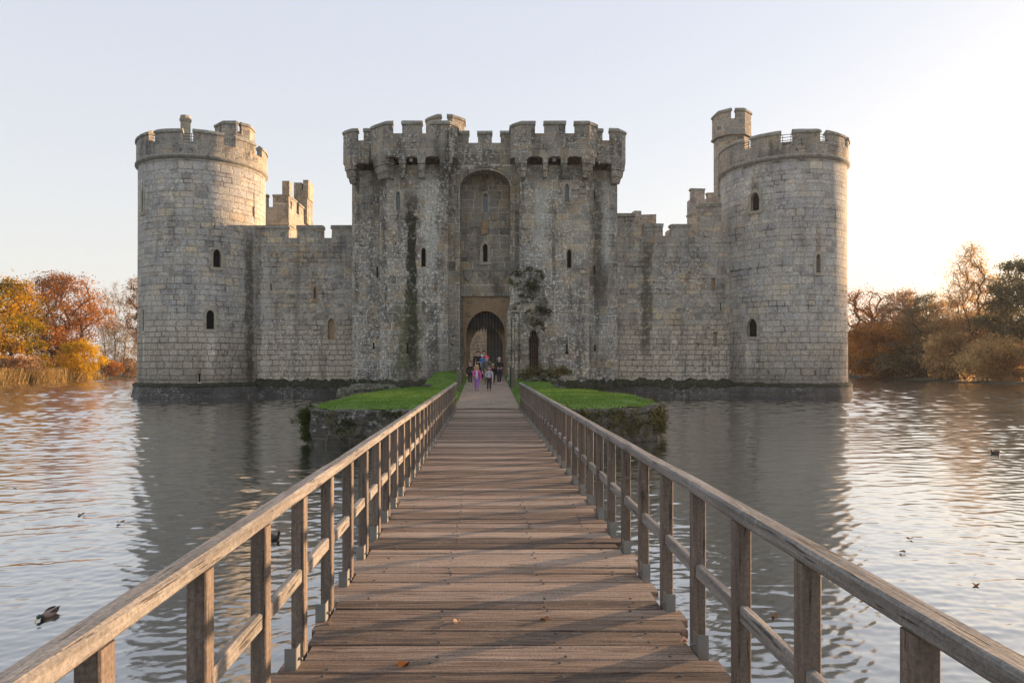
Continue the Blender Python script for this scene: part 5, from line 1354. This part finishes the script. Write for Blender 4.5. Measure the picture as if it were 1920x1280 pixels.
# west bank
tree(18, 84, 519, 120, 'golden yellow tree at the left picture edge, in front of the red oak', L_YEL, 1, crown_lo=.10, nleaf=13000, nclump=60, ls=.32, tight=.17, group=BK, cnoise=.6)
tree(-70, 78, 500, 170, 'tall golden tree just outside the left picture edge', L_YEL, 31, crown_lo=.12, nleaf=7000, nclump=50, ls=.38, group=BK)
tree(112, 99, 511, 178, 'broad russet red oak on the west bank behind the yellow bush', L_RED, 2, crown_lo=.14, nleaf=24000, nclump=95, ls=.32, tight=.125, group=BK, r0=.5, cnoise=.45)
tree(150, 91, 640, 88, 'round bright yellow bush at the water edge under the red oak', L_BUSH, 3, 'bush', crown_lo=.02, nleaf=9000, nclump=44, ls=.26, tight=.2, cat='bush', group='bushes along the far banks', r0=.07, top_w=.5)
tree(78, 88, 662, 40, 'small loose yellow bush between the golden tree and the round bush', L_BUSH, 4, 'bush', crown_lo=.05, nleaf=1500, nclump=18, ls=.24, tight=.22, cat='bush', group='bushes along the far banks', r0=.05)
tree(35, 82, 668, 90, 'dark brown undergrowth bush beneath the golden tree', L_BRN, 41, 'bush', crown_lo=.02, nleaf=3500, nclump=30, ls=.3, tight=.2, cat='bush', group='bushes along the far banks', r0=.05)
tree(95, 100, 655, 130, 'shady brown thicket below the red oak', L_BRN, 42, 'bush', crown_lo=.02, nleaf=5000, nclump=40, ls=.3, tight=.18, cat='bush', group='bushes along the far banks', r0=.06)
tree(205, 103, 676, 60, 'low reddish bush right of the round yellow bush', L_RED, 5, 'bush', crown_lo=.03, nleaf=2000, nclump=22, ls=.26, tight=.2, cat='bush', group='bushes along the far banks', r0=.05)
for i, (px, Y, tp, w, lab) in enumerate(((198, 112, 532, 34, 'slim bare pale tree right behind the red oak'), (216, 115, 524, 36, 'tallest slim bare pale tree left of the western tower'), (234, 112, 540, 34, 'slim bare pale tree close to the western tower'))):
    tree(px, Y, tp, w, lab, L_TAN, 50 + i, 'bare_tree', crown_lo=.2, nleaf=900, nclump=40, ls=.14, bark=M_BIRCH, twigs=420, tight=.16, group=BK, r0=.13, top_w=.8, twm=M_BIRCH)
tree(262, 108, 514, 62, 'dark-leaved oak half hidden by the western tower', L_BRN, 6, crown_lo=.3, nleaf=4500, nclump=44, ls=.3, tight=.15, group=BK, r0=.35)
tree(222, 116, 606, 110, 'tan bare thicket left of the western tower', L_TAN, 7, 'thicket', crown_lo=.02, nleaf=4500, nclump=50, ls=.26, twigs=500, tight=.15, cat='thicket', group='bushes along the far banks', r0=.06, twm=M_BIRCH)
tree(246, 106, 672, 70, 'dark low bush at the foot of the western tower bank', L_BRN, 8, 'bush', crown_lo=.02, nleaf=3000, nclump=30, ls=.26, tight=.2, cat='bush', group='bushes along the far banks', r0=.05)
# east bank
tree(1644, 108, 541, 130, 'leaning oak with thin russet leaves beside the eastern tower', L_RED, 9, crown_lo=.30, nleaf=6032, nclump=60, ls=0.29, tight=.13, group=BK, r0=.55, lean=-.22, twigs=300, cnoise=.5)
tree(1606, 113, 618, 78, 'glowing orange bush behind the leaning oak trunk', L_ORG, 10, 'bush', cnoise=.75, twigs=160, crown_lo=.05, nleaf=4640, nclump=25, ls=0.45, tight=.2, cat='bush', group='bushes along the far banks', r0=.06)
tree(1688, 104, 543, 109, 'reddish brown tree with a pointed top, right of the leaning oak', L_BRN, 11, crown_lo=.08, nleaf=16240, nclump=60, ls=0.29, tight=.15, group=BK, r0=.3, twigs=150, top_w=.75)
tree(1655, 100, 606, 143, 'dull red thicket at the water edge below the leaning oak', L_RED, 12, 'thicket', cnoise=.75, crown_lo=.02, nleaf=9280, nclump=37, ls=0.39, tight=.17, cat='thicket', group='bushes along the far banks', r0=.06, twigs=200)
tree(1735, 100, 552, 117, 'olive green tree in the middle of the right-hand bank', L_OLV, 13, crown_lo=.06, nleaf=18560, nclump=60, ls=0.29, tight=.15, group=BK, r0=.28, twigs=150, top_w=.65)
tree(1770, 96, 560, 83, 'yellow-leaved slender tree left of the tall birch', L_GOLD, 14, crown_lo=.15, nleaf=10440, nclump=46, ls=0.29, tight=.16, group=BK, r0=.2, top_w=.7, twigs=100)
tree(1822, 90, 447, 105, 'tall airy birch rising above the right-hand bank', L_GOLD, 15, 'birch_tree', crown_lo=.22, nleaf=12064, nclump=95, ls=0.22, tight=.115, group=BK, r0=.26, top_w=.95, droop=.35, twigs=260, cnoise=.5)
tree(1918, 84, 478, 150, 'big dark green tree at the right picture edge', L_GRN, 16, crown_lo=.08, nleaf=34800, nclump=90, ls=0.30, tight=.14, group=BK, r0=.4, cnoise=.45)
tree(2050, 78, 470, 200, 'tall green tree just outside the right picture edge', L_OLV, 32, crown_lo=.1, nleaf=13920, nclump=50, ls=0.38, group=BK)
tree(1786, 88, 628, 104, 'drooping golden brown willow bush hanging over the water', L_GOLD, 17, 'bush', cnoise=.75, twigs=160, crown_lo=.03, nleaf=9280, nclump=33, ls=0.45, tight=.18, cat='bush', group='bushes along the far banks', r0=.08, droop=.5)
tree(1712, 97, 640, 169, 'dark shaded bush along the water left of the willow bush', L_OLV, 18, 'bush', cnoise=.75, twigs=160, crown_lo=.02, nleaf=8120, nclump=33, ls=0.41, tight=.17, cat='bush', group='bushes along the far banks', r0=.06)
tree(1880, 80, 640, 195, 'olive bush with drooping twigs at the lower right bank', L_GOLD, 19, 'bush', cnoise=.75, twigs=160, crown_lo=.02, nleaf=9280, nclump=37, ls=0.42, tight=.16, cat='bush', group='bushes along the far banks', r0=.07, droop=.3)
tree(1838, 93, 590, 143, 'russet bush between the birch trunk and the green tree', L_BRN, 20, 'bush', cnoise=.75, twigs=160, crown_lo=.03, nleaf=8120, nclump=37, ls=0.42, tight=.16, cat='bush', group='bushes along the far banks', r0=.08)
for i, (px, Y, tp, w_, lm_, lab) in enumerate(((1625, 122, 606, 120, L_BRN, 'dense brown wood edge tree far behind the leaning oak'), (1700, 118, 598, 150, L_OLV, 'dense olive tree far behind the pointed reddish tree'), (1780, 112, 600, 150, L_BRN, 'dense brown tree far behind the tall birch'), (1870, 106, 570, 150, L_OLV, 'dense olive tree far behind the dark green tree'))):
    tree(px, Y, tp, w_, lab, lm_, 70 + i, crown_lo=.03, nleaf=11600, nclump=60, ls=.36, group=BK, r0=.3, top_w=.6)
for i, (x_, Y, tp, lab) in enumerate(((62, 62, 440, 'broad russet tree on the near right bank, outside the picture'), (60, 54, 380, 'broad olive tree on the near right bank, outside the picture'))):
    tree(0, Y, tp, 300, lab, (L_RED, L_OLV)[i], 80 + i, crown_lo=.08, nleaf=9000, nclump=50, ls=.4, group=BK, r0=.35, X=x_)
# reeds on the west bank
V = np.zeros((5200, 4, 3), np.float32); rs = random.Random(4)
for k in range(len(V)):
    Y = rs.uniform(72, 96); x = -54.0 + rs.gauss(0, .8) - 1.5 * fbm(Y * .3, 1.0) - max(0, (Y - 90)) * .12; h_ = rs.uniform(.7, 1.9) * (1 - .35 * sm(Y, 86, 96)); w = rs.uniform(.03, .06); d = Vector((rs.gauss(0, .25), rs.gauss(0, .25), 1)) * h_
    p = Vector((x, Y, -.05)); a = rs.uniform(0, 3.14); s_ = Vector((cos(a), sin(a), 0)) * w
    V[k] = [p - s_, p + s_, p + d + s_ * .4, p + d - s_ * .4]
tag(quads('reeds', V, L_REED), kind='stuff')

# ================= AIR
m = MB(); m.box(-420, 460, -120, 330, -4, 34)
g = G('haze_air'); g.t.links.new(g.n('VolumePrincipled', {'Color': (.93, .92, .92, 1), 'Density': .0003, 'Anisotropy': .3}).outputs[0], g.out.inputs[1])
tag(m.build('haze', g.m), kind='stuff')
# ================= LIGHT, SKY, CAMERA ==============================================================================
SUN_EL, SUN_AZ = 5.5, 60.0                                     # azimuth from +Y towards +X
w = bpy.data.worlds.new('World'); S.world = w; w.use_nodes = True
nt = w.node_tree; bg = nt.nodes['Background']
sky = nt.nodes.new('ShaderNodeTexSky'); sky.sky_type = 'NISHITA'; sky.sun_disc = False
sky.sun_elevation = rad(SUN_EL); sky.sun_rotation = rad(SUN_AZ); sky.air_density = 1.0; sky.dust_density = 3.0; sky.ozone_density = 2.0
ad = nt.nodes.new('ShaderNodeMix'); ad.data_type = 'RGBA'; ad.blend_type = 'ADD'; ad.inputs[0].default_value = 1.0
sc_ = nt.nodes.new('ShaderNodeMix'); sc_.data_type = 'RGBA'; sc_.blend_type = 'MULTIPLY'; sc_.inputs[0].default_value = 1.0; sc_.inputs[7].default_value = (.16, .16, .16, 1)
nt.links.new(sky.outputs[0], sc_.inputs[6]); nt.links.new(sc_.outputs[2], ad.inputs[6]); 
tcn = nt.nodes.new('ShaderNodeTexCoord'); spn = nt.nodes.new('ShaderNodeSeparateXYZ'); nt.links.new(tcn.outputs['Generated'], spn.inputs[0])
mr = nt.nodes.new('ShaderNodeMapRange'); mr.interpolation_type = 'SMOOTHSTEP'; nt.links.new(spn.outputs[2], mr.inputs[0]); mr.inputs[1].default_value = 0.0; mr.inputs[2].default_value = .5
vl = nt.nodes.new('ShaderNodeMix'); vl.data_type = 'RGBA'; nt.links.new(mr.outputs[0], vl.inputs[0]); vl.inputs[6].default_value = (1.60, 1.56, 1.50, 1); vl.inputs[7].default_value = (1.27, 1.32, 1.46, 1)   # milky haze, whiter towards the horizon
nt.links.new(vl.outputs[2], ad.inputs[7])
nt.links.new(ad.outputs[2], bg.inputs[0]); bg.inputs[1].default_value = .15
sl = bpy.data.lights.new('sun', 'SUN'); sl.energy = 3.8; sl.angle = rad(1.0); sl.color = (1, .63, .35)
so = bpy.data.objects.new('sun', sl); COL.objects.link(so)
d = Vector((sin(rad(SUN_AZ)) * cos(rad(SUN_EL)), cos(rad(SUN_AZ)) * cos(rad(SUN_EL)), sin(rad(SUN_EL))))
so.rotation_euler = (-d).to_track_quat('-Z', 'Y').to_euler(); so.location = d * 80
cam = bpy.data.cameras.new('camera'); cam.sensor_width = 36; cam.lens = F / 1920 * 36; cam.shift_x = (960 - CX) / 1920; cam.shift_y = (HY - 640) / 1920
cam.clip_end = 8000; cam.clip_start = .05
co = bpy.data.objects.new('camera', cam); COL.objects.link(co); co.location = (0, 0, EYE); co.rotation_euler = (pi / 2, 0, 0); S.camera = co
S.view_settings.view_transform = 'Standard'; S.view_settings.look = 'None'; S.view_settings.exposure = 1.76; S.view_settings.gamma = 1
S.cycles.use_denoising = True; S.cycles.max_bounces = 6; S.cycles.diffuse_bounces = 3; S.cycles.glossy_bounces = 3; S.cycles.transparent_max_bounces = 6
